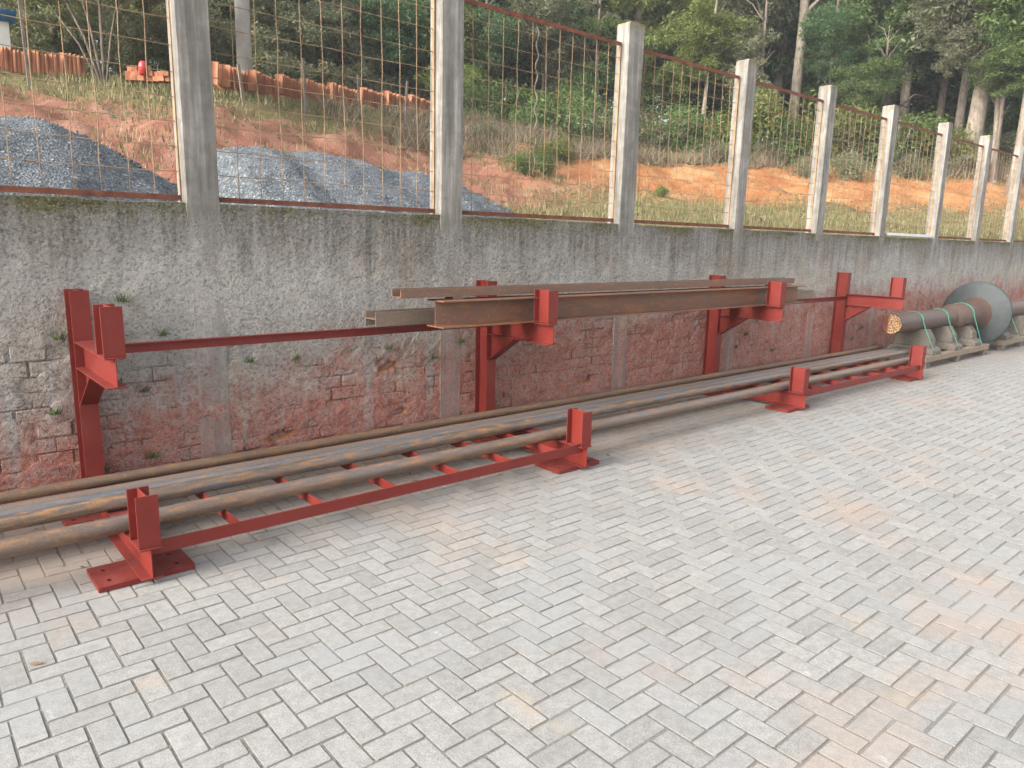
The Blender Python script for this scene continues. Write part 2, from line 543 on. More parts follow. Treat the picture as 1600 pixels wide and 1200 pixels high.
# ------------------------------------------------------------------ boundary wall
WALL_H = 1.954
POSTS = [-.78, 1.311, 3.337, 5.566, 7.650, 9.645, 11.626, 13.793, 15.793, 17.85, 19.9]
PW = [.215, .215, .222, .230, .19, .185, .185, .185, .185, .185, .185]
HOLES = [(2.82, .72, .085, .022), (1.90, .29, .10, .03), (5.23, .37, .075, .03), (1.62, .20, .07, .03), (2.95, .33, .05, .02)]
wall = tag(empty('boundary_wall', (8, .1, 0)), 'long stained brick wall with grey render and moss along its top', 'wall')


def wpart(name, me): return link(name, me, wall, (-8, -.1, 0))


wpart('wall_core', MB().box(-4, 26, .03, .20, -.1, 1.945).data('wall_core', M_WALL))
# uneven coping line
xs = np.concatenate([np.arange(-4, 10, .05), np.arange(10, 26.01, .12)])
nz = (noise2(xs * 2.3, xs * 0, 5) - .5) * .022
ny = (noise2(xs * 3.1, xs * 0 + 9, 6) - .5) * .012
cv = []
for x, a, b in zip(xs, nz, ny):
    cv += [(x, -.016 + b, 1.925), (x, -.018 + b, WALL_H - .006 + a), (x, -.006 + b, WALL_H + a), (x, .205, WALL_H + a * .5), (x, .205, 1.93)]
cq = [(i * 5 + k, (i + 1) * 5 + k, (i + 1) * 5 + k + 1, i * 5 + k + 1) for i in range(len(xs) - 1) for k in range(4)]
wpart('wall_coping', np_mesh('wall_coping', cv, cq, M_WALL))
# render coat: thick above, worn off the brickwork below
gx = np.concatenate([np.arange(-4, 8, .018), np.arange(8, 14, .03), np.arange(14, 26.01, .06)])
gz = np.linspace(-.02, 1.93, 106)
GXX, GZZ = np.meshgrid(gx, gz)
cover = sstep(-.12, .22, GZZ - (.95 + .55 * (noise2(GXX * .9, GZZ * .9, 3) - .5) - .10 * sstep(5, 9, GXX)))
smear = noise2(GXX * 5.5, GZZ * 7.5, 21, 4, .6)
fine = noise2(GXX * 30, GZZ * 30, 31, 2)
ylow = .0095 - .0215 * sstep(.31, .52, smear) + (fine - .5) * .006
yhigh = -.015 + (noise2(GXX * 3, GZZ * 3, 8) - .5) * .010 + (fine - .5) * .006
crack = sstep(.60, .64, noise2(GXX * 4, GZZ * 4, 77, 3)) * (1 - sstep(1.0, 1.5, GZZ))
gy = ylow * (1 - cover) + yhigh * cover
cav = np.zeros_like(gy)
for hx, hz, hw, hh in HOLES:
    q = ((GXX - hx) / hw) ** 2 + ((GZZ - hz - .25 * (GXX - hx)) / hh) ** 2 + (noise2(GXX * 25, GZZ * 25, 90) - .5) * .9
    k = sstep(1.25, .75, q); gy = gy * (1 - k) + k * .045; cav = np.maximum(cav, sstep(2.0, 1.1, q))
nx_, nz_ = len(gx), len(gz)
idx = np.arange(nx_ * nz_).reshape(nz_, nx_)
quads = np.stack([idx[:-1, :-1], idx[:-1, 1:], idx[1:, 1:], idx[1:, :-1]], -1).reshape(-1, 4)
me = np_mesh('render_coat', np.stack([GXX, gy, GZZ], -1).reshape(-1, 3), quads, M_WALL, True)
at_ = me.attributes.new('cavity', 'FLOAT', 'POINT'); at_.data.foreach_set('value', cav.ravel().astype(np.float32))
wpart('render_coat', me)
# bricks, 19 x 9 cm faces
bl, bh = .196, .096
bricks = []
for row in range(0, 13):
    z = .02 + row * bh + bh / 2
    for k in range(-8, 105):
        x = -2.2 + k * bl + (row % 2) * bl / 2 + random.gauss(0, .004)
        if x > 16.5: break
        if any(abs(x - hx) < .10 and abs(z - hz) < .05 for hx, hz, _, _ in HOLES): continue
        d = np.array([x, 0, z]) - CAM; dep = d @ _f; u_ = 800 + FPX * (d @ _r) / dep
        if u_ < -250: continue
        cov = z - (.95 + .55 * (float(noise2(np.array([x * .9]), np.array([z * .9]), 3)[0]) - .5))
        if cov > .18: continue
        bricks.append(((0 if u_ > 0 else 1), dep, x, z, row))
bricks.sort()


def brick_verts(rs):
    w, h = bl / 2 - .0055, bh / 2 - .0028; c = .006
    v = []
    for (a, y) in ((0, .045), (0, -.002), (c, -.007)):
        for sx, sz in ((-1, -1), (1, -1), (1, 1), (-1, 1)):
            v.append((sx * (w - a) + rs.gauss(0, .0025), y + rs.gauss(0, .0012), sz * (h - a) + rs.gauss(0, .0022)))
    return np.array(v)


BF = [(i, (i + 1) % 4, 4 + (i + 1) % 4, 4 + i) for i in range(4)] + [(4 + i, 4 + (i + 1) % 4, 8 + (i + 1) % 4, 8 + i) for i in range(4)] + [(8, 9, 10, 11)]
rs = random.Random(5)
bms = [mesh_data('brick', brick_verts(rs), BF, M_BRICK) for _ in range(6)]
bv, bf = [], []
for i, (o, dep, x, z, row) in enumerate(bricks):
    y = random.gauss(0, .0028); rot = (0, random.gauss(0, .008), 0)
    if i < 300:
        link('brick', bms[i % 6], wall, (x - 8, y - .1, z), rot)
    else:
        bf.append(np.array(BF) + 12 * len(bv)); bv.append(brick_verts(rs) + np.array([x, y, z]))
tag(wpart('brickwork', np_mesh('brickwork', np.concatenate(bv), np.concatenate(bf), M_BRICK)), kind='stuff')

# ------------------------------------------------------------------ concrete posts and mesh panels of the fence
POST_LABEL = ['square concrete fence post beyond the left edge of the picture',
              'wide grey concrete post at the left, right of the first gravel heap',
              'concrete post between the second gravel heap and the bare red bank',
              'third visible concrete post, its mossy square top showing against the trees',
              'fourth concrete post from the left, above the middle of the rusty beams',
              'fifth concrete post from the left, above the right end of the rusty beams',
              'sixth concrete post from the left, above the last red arm',
              'seventh concrete post from the left, left of the round steel disc',
              'eighth concrete post from the left, above the round steel disc',
              'ninth concrete post from the left, cut by the right edge of the photo',
              'concrete post hidden past the right edge of the photo']
TOP = 3.895
for i, (x, w) in enumerate(zip(POSTS, PW)):
    rs = random.Random(100 + i)
    d0, d1 = -.021, .15
    rows = [(-.05, .0), (1.0, .0), (1.80, .0), (1.93, .008), (1.99, 0), (2.6, 0), (3.2, 0), (3.6, 0), (TOP - .02, 0), (TOP, -.014)]
    v = []
    lean = rs.gauss(0, .006)
    for z, e in rows:
        j = lambda: rs.gauss(0, .0015)
        sh = lean * max(0, z - 1.9)
        dd = -.0145 if z < 1.9 else d0
        v += [(-e + sh + j(), dd + j(), z), (w + e + sh + j(), dd + j(), z), (w + e + sh + j(), d1 + j(), z), (-e + sh + j(), d1 + j(), z)]
    f = [(k * 4 + a, k * 4 + (a + 1) % 4, k * 4 + 4 + (a + 1) % 4, k * 4 + 4 + a) for k in range(len(rows) - 1) for a in range(4)]
    f += [(len(rows) * 4 - 4, len(rows) * 4 - 3, len(rows) * 4 - 2, len(rows) * 4 - 1)]
    me = mesh_data('concrete_post', v, f)
    bm = bmesh.new(); bm.from_mesh(me); bmesh.ops.recalc_face_normals(bm, faces=bm.faces)
    ed = [e for e in bm.edges if abs(e.verts[0].co.z - e.verts[1].co.z) > .01 or min(e.verts[0].co.z, e.verts[1].co.z) > TOP - .01]
    bmesh.ops.bevel(bm, geom=ed, offset=.006, segments=1, affect='EDGES'); bm.to_mesh(me); bm.free()
    me.materials.append(M_POST)
    tag(link('concrete_post', me, None, (x, 0, 0)), POST_LABEL[i], 'post', 'concrete posts along the wall')

PANEL_LABEL = ['rusty wire mesh panel at the left edge, in front of the first gravel heap',
               'rusty wire mesh panel in front of the second gravel heap and the clay tiles',
               'rusty wire mesh panel with a dried vine, between second and third post',
               'rusty wire mesh panel in front of the pale leaning trunk, third to fourth post',
               'rusty wire mesh panel above the right half of the rusty beams, fourth to fifth post',
               'rusty wire mesh panel between the fifth and sixth concrete post',
               'rusty wire mesh panel with a white strip at its foot, sixth to seventh post',
               'rusty wire mesh panel between the seventh and eighth concrete post',
               'rusty wire mesh panel between the eighth and ninth concrete post',
               'rusty wire mesh panel running out at the right edge of the photo']
ZB, ZT, YP = 1.975, 3.70, .075


def wire_mesh(name, p0, p1, rad, rs, wob=.004):
    n = 9
    pts = [np.array(p0) + (np.array(p1) - np.array(p0)) * t / (n - 1) for t in range(n)]
    for q in pts[1:-1]: q += np.array([rs.gauss(0, wob), rs.gauss(0, wob * .6), rs.gauss(0, wob)])
    return MB().tube(pts, rad, 5).data(name, M_WIRE, True)


rs = random.Random(3)
vw = [wire_mesh('vertical_wire', (0, 0, ZB + .02), (0, 0, ZT + .005), .0029, rs) for _ in range(4)]
hw = [wire_mesh('horizontal_wire', (0, 0, 0), (1, 0, 0), .0029, rs, .003) for _ in range(4)]
for i in range(len(POSTS) - 1):
    x0, x1 = POSTS[i] + PW[i] + .004, POSTS[i + 1] - .004
    pn = tag(empty('mesh_panel', (x0, YP, 1.96)), PANEL_LABEL[i], 'fence panel', 'wire mesh panels between the posts')
    L = x1 - x0
    z0 = -1.96
    fr = lambda: MB()
    fr().box(0, L, -.016, .016, ZT + z0, ZT + .006 + z0).box(0, L, -.016, -.011, ZT - .03 + z0, ZT + z0 - .0005).build('top_rail', M_FRAME, pn)
    fr().box(0, L, -.016, .016, ZB - .004 + z0, ZB + .002 + z0).box(0, L, -.016, -.011, ZB + .0025 + z0, ZB + .03 + z0).build('bottom_rail', M_FRAME, pn)
    for xa in (0.0, L - .006):
        fr().box(xa, xa + .006, -.010, .016, ZB + .0305 + z0, ZT - .0305 + z0).build('side_rail', M_WIRE, pn)
    n = int(round(L / .16))
    for k in range(1, n):
        link('vertical_wire', vw[(k * 7 + i) % 4], pn, (k * L / n + random.gauss(0, .004), random.choice((-.004, .0)), z0))
    for k in range(1, 11):
        link('horizontal_wire', hw[(k * 5 + i) % 4], pn, (0, .004, ZB + .02 + k * .157 + z0 + random.gauss(0, .003)), (0, random.gauss(0, .002), 0), (L, 1, 1))

# plank left lying on the wall
tag(MB().box(12.02, 13.72, -.005, .055, 1.972, 2.015).build('plank', M_WHITE, None, bevel=.004), 'whitewashed plank lying on the wall top left of the seventh post', 'plank')
# rusty bar leaning on the wall behind the shaft
tag(MB().tube([(13.42, -.03, 1.06), (13.62, -.15, .84), (14.3, -.30, .012)], .012, 8).build('rusty_bar', M_FRAME, None, True), 'thin rusty bar leaning on the wall behind the shaft', 'bar')
# dried vine twisted round one wire
vp = []
for k in range(60):
    z = 3.65 - k * .022
    vp.append((4.455 + .012 * math.sin(k * .75) + .004 * math.sin(k * .21), YP + .010 * math.cos(k * .75), z))
tag(MB().tube(vp, [.006 + .002 * math.sin(k) for k in range(60)], 5).build('dried_vine', M_BARKP, None, True),
    'dried brown vine twisted round a wire of the third mesh panel', 'vine')


# ------------------------------------------------------------------ red storage racks
def hpoly(b, h, tw, tf):
    """I section, flanges along u, height along v"""
    return [(-b / 2, 0), (b / 2, 0), (b / 2, tf), (tw / 2, tf), (tw / 2, h - tf), (b / 2, h - tf), (b / 2, h), (-b / 2, h), (-b / 2, h - tf), (-tw / 2, h - tf), (-tw / 2, tf), (-b / 2, tf)]


SEC = hpoly(.104, .165, .006, .008)
SEC2 = hpoly(.106, .170, .006, .008)
X_, Y_, Z_ = np.eye(3)


def plate_with_holes(x0, x1, y0, y1, z0, z1, holes, rad):
    bm = bmesh.new()
    def loop(pts):
        vs = [bm.verts.new((a, b, z1)) for a, b in pts]
        return [bm.edges.new((vs[i], vs[(i + 1) % len(vs)])) for i in range(len(vs))]
    es = loop([(x0, y0), (x1 - .012, y0), (x1, y0 + .012), (x1, y1), (x0, y1)])
    for hx, hy in holes:
        es += loop([(hx + rad * math.cos(a), hy + rad * math.sin(a)) for a in [2 * math.pi * k / 14 for k in range(14)]])
    r = bmesh.ops.triangle_fill(bm, edges=es, use_beauty=True, use_dissolve=False)
    fs = [g for g in r['geom'] if isinstance(g, bmesh.types.BMFace)]
    ex = bmesh.ops.extrude_face_region(bm, geom=fs)
    bmesh.ops.translate(bm, vec=(0, 0, z0 - z1), verts=[g for g in ex['geom'] if isinstance(g, bmesh.types.BMVert)])
    bmesh.ops.recalc_face_normals(bm, faces=bm.faces)
    me = bpy.data.meshes.new('base_plate'); bm.to_mesh(me); bm.free(); me.materials.append(M_RED)
    return me


COLF, COLB = -.185, -.02          # column flange faces
def rack_frame(root, X, yf, ya):
    """one frame: column, arm, haunch, two stops, base beam, plates; X relative to root"""
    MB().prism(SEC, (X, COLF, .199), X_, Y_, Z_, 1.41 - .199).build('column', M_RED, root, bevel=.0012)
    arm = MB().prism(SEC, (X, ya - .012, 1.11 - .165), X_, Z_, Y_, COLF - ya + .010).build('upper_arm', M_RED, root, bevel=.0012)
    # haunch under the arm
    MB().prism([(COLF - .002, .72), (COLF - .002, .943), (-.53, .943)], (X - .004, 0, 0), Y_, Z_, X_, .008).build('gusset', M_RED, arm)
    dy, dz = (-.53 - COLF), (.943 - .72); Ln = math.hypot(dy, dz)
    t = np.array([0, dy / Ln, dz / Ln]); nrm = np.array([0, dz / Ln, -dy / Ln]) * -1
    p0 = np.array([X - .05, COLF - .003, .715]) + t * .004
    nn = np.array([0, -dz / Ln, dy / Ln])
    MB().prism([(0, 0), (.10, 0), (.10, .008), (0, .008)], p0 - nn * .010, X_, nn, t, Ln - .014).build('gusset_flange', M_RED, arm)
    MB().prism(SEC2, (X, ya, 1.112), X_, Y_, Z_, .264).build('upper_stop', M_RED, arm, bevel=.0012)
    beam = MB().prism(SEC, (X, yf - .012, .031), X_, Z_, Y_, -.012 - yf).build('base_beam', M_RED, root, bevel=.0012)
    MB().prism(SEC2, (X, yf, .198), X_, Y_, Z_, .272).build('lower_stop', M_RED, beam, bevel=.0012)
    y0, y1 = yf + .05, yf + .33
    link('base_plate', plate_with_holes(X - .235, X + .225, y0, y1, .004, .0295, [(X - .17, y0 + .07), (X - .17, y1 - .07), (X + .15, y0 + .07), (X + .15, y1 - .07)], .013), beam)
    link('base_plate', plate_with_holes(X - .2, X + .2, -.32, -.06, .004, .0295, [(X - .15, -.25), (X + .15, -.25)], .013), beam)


def rack(name, xa, xb, yf, ya, label, rungs):
    root = tag(empty(name, (xa, 0, 0)), label, 'rack', 'red steel storage racks')
    rack_frame(root, 0, yf, ya); rack_frame(root, xb - xa, yf, ya)
    L = xb - xa
    # lower front rail and its rungs
    yr = yf + .035
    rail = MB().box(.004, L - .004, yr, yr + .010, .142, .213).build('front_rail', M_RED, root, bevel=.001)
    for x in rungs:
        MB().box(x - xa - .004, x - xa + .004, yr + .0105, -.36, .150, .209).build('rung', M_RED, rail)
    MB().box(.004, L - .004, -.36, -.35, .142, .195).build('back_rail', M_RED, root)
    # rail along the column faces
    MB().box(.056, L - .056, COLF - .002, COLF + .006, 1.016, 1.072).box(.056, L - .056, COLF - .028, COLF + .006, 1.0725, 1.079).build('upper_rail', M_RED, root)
    return root


rack('storage_rack', .617, 3.77, -1.375, -.955, 'red painted steel rack on the left carrying pipes below and beams above', [1.087, 1.584, 2.086, 2.591, 3.048, 3.5])
rack('storage_rack', 7.25, 10.42, -1.32, -.955, 'red painted steel rack on the right beside the big round disc', [7.75, 8.25, 8.75, 9.25, 9.75, 10.15])


# ------------------------------------------------------------------ pipes and beams on the racks
def pipe(y, z, r, x0, x1, mat, label, bend=.004, seed=0):
    rs_ = random.Random(seed)
    n = 40; N = 28
    v, f = [], []
    ph = rs_.random() * 6
    for i in range(n + 1):
        x = x0 + (x1 - x0) * i / n
        oy = bend * math.sin(x * .55 + ph); oz = 0
        for k in range(N):
            a = 2 * math.pi * k / N
            v.append((x, y + oy + r * math.cos(a), z + oz + r * math.sin(a)))
    for i in range(n):
        for k in range(N):
            q = (k + 1) % N; f.append((i * N + k, (i + 1) * N + k, (i + 1) * N + q, i * N + q))
    # open end: ring and bore
    b = len(v); e = n * N; ri = r * .82
    for dx in (0, -.25):
        for k in range(N):
            a = 2 * math.pi * k / N; v.append((x1 + dx, y + ri * math.cos(a) + bend * math.sin(x1 * .55 + ph), z + ri * math.sin(a)))
    for k in range(N):
        q = (k + 1) % N
        f += [(e + k, b + k, b + q, e + q), (b + k, b + N + k, b + N + q, b + q)]
    f.append(tuple(b + N + k for k in range(N)))
    me = mesh_data('steel_pipe', v, f, mat, True)
    return tag(link('steel_pipe', me), label, 'pipe', 'steel pipes on the rack')


S_BROWN = mat_steel('brown_rust_steel', (.17, .11, .075), (.36, .17, .055), (.22, .14, .09), .55, .05, .6, 1)
S_BROWN2 = mat_steel('dull_brown_steel', (.20, .145, .115), (.30, .17, .085), (.22, .165, .13), .55, .08, .3, 2)
S_BLUE = mat_steel('blue_mill_scale_steel', (.24, .235, .23), (.38, .20, .08), (.20, .22, .245), .36, .4, .45, 3)
S_BLUEO = mat_steel('blue_and_orange_steel', (.175, .145, .12), (.40, .19, .06), (.17, .18, .195), .34, .4, .75, 4)
S_FRONT = mat_steel('grey_rust_steel', (.195, .14, .105), (.38, .185, .07), (.18, .16, .15), .36, .3, .62, 5)
ZR = .1995
pipe(-.222, ZR + .036, .034, -3.2, 11.70, S_BROWN, 'brown rusty pipe lying farthest back, against the red columns', .002, 1)
pipe(-.525, ZR + .046, .044, -3.2, 11.60, S_BROWN2, 'dull brown pipe, rearmost of the three lying side by side', .001, 2)
pipe(-.616, ZR + .046, .044, -3.2, 11.55, S_BLUE, 'bluish steel pipe in the middle of the three lying side by side', .001, 2)
pipe(-.707, ZR + .046, .044, -3.2, 11.50, S_BLUEO, 'blue and orange pipe, foremost of the three lying side by side', .001, 2)
pipe(-1.085, ZR + .048, .046, -3.2, 10.85, S_FRONT, 'single grey rusty pipe lying in front of the others', .006, 9)

B_A = mat_steel('rolled_beam_rust', (.17, .085, .055), (.38, .16, .05), (.25, .105, .05), .55, .1, .4, 6)
B_B = mat_steel('dusty_beam_rust', (.22, .165, .12), (.34, .18, .09), (.15, .12, .10), .6, .1, .3, 7)
B_C = mat_steel('channel_rust', (.175, .10, .068), (.33, .155, .07), (.15, .098, .07), .6, .1, .5, 8)
tag(MB().prism(hpoly(.215, .203, .008, .011), (2.82, -.688, 1.1115), Y_, Z_, X_, 8.04 - 2.82).build('steel_beam', B_A, None, bevel=.0015),
    'largest rusty I beam lying upright against the upper stops', 'beam', 'steel beams on the upper arms')
bpoly = [(v, u) for u, v in hpoly(.108, .155, .006, .008)][::-1]
tag(MB().prism(bpoly, (2.455, -.455, 1.166), Y_, Z_, X_, 8.9 - 2.455).build('steel_beam', B_B, None, bevel=.0012),
    'brownish grey H beam lying on its side behind the big I beam', 'beam', 'steel beams on the upper arms')
cpoly = [(0, 0), (.125, 0), (.125, .064), (.117, .064), (.117, .008), (.008, .008), (.008, .064), (0, .064)]
tag(MB().prism(cpoly, (2.52, -.70, 1.336), Y_, Z_, X_, 7.93 - 2.52).build('steel_channel', B_C, None, bevel=.0012),
    'light brown steel channel lying open side up on top of the big I beam', 'channel', 'steel beams on the upper arms')
for x, l in ((2.98, 'dark packing block between channel and I beam near their left end'), (7.5, 'dark packing block between channel and I beam near their right end')):
    tag(MB().box(x, x + .09, -.70, -.585, 1.3152, 1.3352).build('packing_block', M_WOOD), l, 'block', 'packing blocks under the channel')

# ------------------------------------------------------------------ steel shaft with disc on timber cradles
SX, SY, SZ = 11.02, -.60, .672
S_SHAFT = mat_steel('machined_shaft_steel', (.12, .075, .057), (.25, .105, .037), (.10, .078, .07), .5, .2, .5, 11)
S_DISC = mat_steel('grey_green_disc_steel', (.040, .054, .056), (.06, .066, .06), (.03, .043, .046), .6, .1, .0, 12)
shaft = tag(empty('turbine_shaft', (SX, SY, 0)), 'long stepped steel shaft with a large round disc, lying on timber cradles', 'shaft')


def lathe(name, prof, mat, parent, N=48):
    v, f = [], []
    for x, r in prof:
        for k in range(N):
            a = 2 * math.pi * k / N; v.append((x, r * math.cos(a), SZ + r * math.sin(a)))
    for i in range(len(prof) - 1):
        for k in range(N):
            q = (k + 1) % N; f.append((i * N + k, i * N + q, (i + 1) * N + q, (i + 1) * N + k))
    f.append(tuple(range(N))); f.append(tuple((len(prof) - 1) * N + k for k in range(N))[::-1])
    me = mesh_data(name, v, f, mat)
    bm = bmesh.new(); bm.from_mesh(me); bmesh.ops.recalc_face_normals(bm, faces=bm.faces); bm.to_mesh(me); bm.free()
    me.polygons.foreach_set('use_smooth', [len(p.vertices) == 4 for p in me.polygons])
    me.set_sharp_from_angle(angle=R(35))
    return link(name, me, parent)


sb_ = lathe('shaft_body', [(0, .142), (.01, .15), (2.22, .15), (2.24, .165), (2.30, .200), (2.31, .205), (3.02, .212), (3.2, .228), (3.32, .255), (3.39, .29)], S_SHAFT, shaft)
lathe('disc', [(3.386, .285), (3.41, .34), (3.44, .44), (3.46, .52), (3.478, .553), (3.53, .557), (3.545, .54), (3.555, .30), (3.62, .20)], S_DISC, shaft, 72)
lathe('shaft_tail', [(3.621, .16), (8.4, .15), (8.41, .14)], S_SHAFT, shaft)
mm = Mat('peeling_end_paint', .7)
pk = mm.rng(mm.noise(55, 4, .6, mm.scale(mm.pos(), (1, 1, 1), (0, 2, 4))), .47, .53)
yy = mm.sep(mm.obj())[1]
pk = mm.math('MULTIPLY', pk, mm.rng(yy, .02, .06, 1, 0))
mm.color(mm.mix(pk, (.16, .045, .03), (.62, .42, .20)))
lathe('end_face', [(-.006, .135), (-.001, .141)], mm.m, sb_)


def cradle(x, label, top, w=.30):
    root = tag(empty('timber_cradle', (x, SY, 0)), label, 'cradle', 'timber cradles under the shaft')
    hh = SZ - top
    z1 = SZ - top * .80
    MB().prism([(-.34, .185), (.34, .185), (.34, .245), (.27, .30), (-.27, .30), (-.34, .245)], (-.16, 0, 0), Y_, Z_, X_, .34).build('cradle_block', M_WOOD, root, bevel=.006)
    poly = [(-.27, .301), (.27, .301), (.25, .42), (.17, z1)]
    for k in range(7):
        a = math.pi * (1.28 + .44 * (6 - k) / 6)
        poly.append(((top + .002) * math.cos(a), SZ + (top + .002) * math.sin(a)))
    poly += [(-.17, z1), (-.25, .42)]
    MB().prism(poly, (-.10, 0, 0), Y_, Z_, X_, .22).build('cradle_saddle', M_WOOD, root, bevel=.005)
    return root


cradle(11.95, 'first timber cradle under the thin end of the shaft', .15)
cradle(12.85, 'second timber cradle under the middle of the shaft', .15)
cradle(13.75, 'third timber cradle close in front of the big disc', .207)
cradle(15.35, 'timber cradle just behind the big disc', .157)
cradle(16.5, 'timber cradle farther right behind the disc', .156)
for (xa, xb, lab) in ((11.5, 14.25, 'long timber skid in front of the disc on the side towards the yard'), (15.0, 17.2, 'long timber skid behind the disc on the side towards the yard')):
    for y, wall_side in ((-.90, False), (-.30, True)):
        root = tag(empty('timber_skid', (xa, y, 0)), lab if not wall_side else lab.replace('towards the yard', 'towards the wall'), 'skid', 'timber skids on the ground')
        MB().box(0, xb - xa, -.06, .06, .095, .183).build('skid_rail', M_WOODL if not wall_side else M_WOOD, root, bevel=.004)
        for k in range(3):
            x = .05 + k * (xb - xa - .25) / 2
            MB().box(x, x + .15, -.055, .055, .0, .0945).build('skid_foot', M_WOOD, root, bevel=.004)


def strap(x, r, label, slant=.12):
    rr = r + .004
    pts = [(x + slant * 1.0, SY - .30 - r * .3, .20), (x + slant * .55, SY - r * 1.02 - .03, SZ - .10)]
    for k in range(13):
        a = math.pi * (1.0 - k / 12.0)
        pts.append((x + slant * (.3 - .3 * k / 12), SY + rr * math.cos(a), SZ + rr * math.sin(a)))
    pts += [(x, SY + r * 1.02 + .02, SZ - .1), (x, SY + .30 + r * .3, .20)]
    v, f = [], []
    for p in pts:
        c = np.array(p) - np.array([0, SY, SZ]); c[0] = 0; nrm = c / np.linalg.norm(c)
        for dx, dn in ((-.014, 0), (.014, 0), (.014, .005), (-.014, .005)):
            v.append((p[0] + dx, p[1] + nrm[1] * dn, p[2] + nrm[2] * dn))
    for i in range(len(pts) - 1):
        for k in range(4): f.append((i * 4 + k, i * 4 + (k + 1) % 4, i * 4 + 4 + (k + 1) % 4, i * 4 + 4 + k))
    tag(link('tie_strap', mesh_data('tie_strap', v, f, M_STRAP)), label, 'strap', 'green tie straps over the shaft')


strap(11.75, .151, 'green tie strap over the shaft nearest its free end')
strap(12.75, .151, 'green tie strap over the middle of the shaft')
strap(13.72, .212, 'green tie strap close in front of the big disc')
strap(15.75, .158, 'green tie strap behind the big disc')

# ------------------------------------------------------------------ hillside behind the wall
# columns: photo column, then (photo row, level distance, bareness) from the foot of the bank to its edge
HCOLS = [(0, [(235, 10.5, .75), (190, 13, .75), (150, 15.5, .55), (120, 17.5, .15), (112, 18.6, .05), (108, 22, .1)]),
         (330, [(262, 10.0, .9), (228, 12.2, .85), (186, 14.2, .6), (153, 16.2, .2), (146, 17.0, .05), (138, 22, .1)]),
         (660, [(315, 13, .8), (278, 15.5, .85), (232, 19, .65), (193, 22.5, .3), (180, 24.2, .1), (172, 29, .1)]),
         (800, [(340, 14, .5), (300, 16.5, .75), (255, 20, .6), (215, 23.5, .3), (200, 25.0, .1), (190, 30, .1)]),
         (1000, [(349, 15, .0), (318, 18, .35), (284, 21.5, .95), (258, 24.2, .75), (236, 26.5, .05), (215, 32, .0)]),
         (1200, [(357, 16, .0), (328, 19.5, .30), (293, 23.5, 1.0), (268, 26, .7), (243, 28.5, .05), (222, 34, .0)]),
         (1400, [(364, 18, .0), (336, 21.5, .30), (300, 26.0, 1.0), (277, 28.5, .7), (250, 31, .05), (228, 37, .0)]),
         (1600, [(372, 22, .0), (345, 25, .25), (312, 29, 1.0), (288, 31.5, .7), (262, 34, .05), (240, 40, .0)])]
cols = []
for px, rows in HCOLS:
    f0 = at(px, 375, 1.0) - CAM
    s = (0.2 - CAM[1]) / f0[1]
    wx = CAM[0] + f0[0] * s
    pts = [(wx, .2, 1.70, .1)]
    a = at(px, rows[0][0], rows[0][1])
    pts.append((wx * .35 + a[0] * .65, .2 * .35 + a[1] * .65, min(1.85, a[2] - .05), .15))
    for py, s_, so in rows:
        q = at(px, py, s_); pts.append((*q, so))
    e = np.array(pts[-1][:3]); dirv = e - CAM; dirv[2] = 0; dirv /= np.linalg.norm(dirv)
    for ext, up in ((12, .8), (26, 1.6), (45, 2.6)):
        q = e + dirv * ext; pts.append((q[0], q[1], e[2] + up, .0))
    cols.append(np.array(pts))
cols = [cols[0] + np.array([-26, 0, .2, 0]), cols[0] + np.array([-8, 0, .1, 0])] + cols + [cols[-1] + np.array([12, .5, 0, 0]), cols[-1] + np.array([45, 3, 0, 0])]
cols = np.array(cols)


def resample(a, n):
    """Catmull-Rom along axis 0"""
    k = len(a); t = np.linspace(0, k - 1, n); i = np.clip(t.astype(int), 0, k - 2); u = (t - i)[:, None, None]
    p0, p1, p2, p3 = a[np.clip(i - 1, 0, k - 1)], a[i], a[i + 1], a[np.clip(i + 2, 0, k - 1)]
    return p1 + .5 * u * ((p2 - p0) + u * (2 * p0 - 5 * p1 + 4 * p2 - p3 + u * (3 * (p1 - p2) + p3 - p0)))


T = resample(cols, 300)
T = np.transpose(resample(np.transpose(T, (1, 0, 2)), 150), (1, 0, 2))
NU, NV = T.shape[:2]
rough = (noise2(T[..., 0] * .7, T[..., 1] * .7, 40, 5, .55) - .5)
vv = np.linspace(0, 1, NV)[None, :]
T[..., 2] += rough * (.55 - .4 * sstep(.48, .56, vv)) * sstep(.08, .25, vv) + (noise2(T[..., 0] * 2.2, T[..., 1] * 1.3, 41, 4, .6) - .5) * (.14 + .38 * np.clip(T[..., 3], 0, 1)) * sstep(.1, .2, vv) * (1 - .8 * sstep(.5, .56, vv))
idx = np.arange(NU * NV).reshape(NU, NV)
quads = np.stack([idx[:-1, :-1], idx[1:, :-1], idx[1:, 1:], idx[:-1, 1:]], -1).reshape(-1, 4)
me = np_mesh('hillside', T[..., :3].reshape(-1, 3), quads, M_TERR, True)
a_ = me.attributes.new('soil', 'FLOAT', 'POINT'); a_.data.foreach_set('value', np.clip(T[..., 3], 0, 1).ravel().astype(np.float32))
tag(link('hillside', me), kind='structure')
FLAT = T.reshape(-1, 4)


def ground_z(x, y):
    d = (FLAT[:, 0] - x) ** 2 + (FLAT[:, 1] - y) ** 2
    k = np.argpartition(d, 4)[:4]; w = 1 / (d[k] + 1e-4)
    return float((FLAT[k, 2] * w).sum() / w.sum())


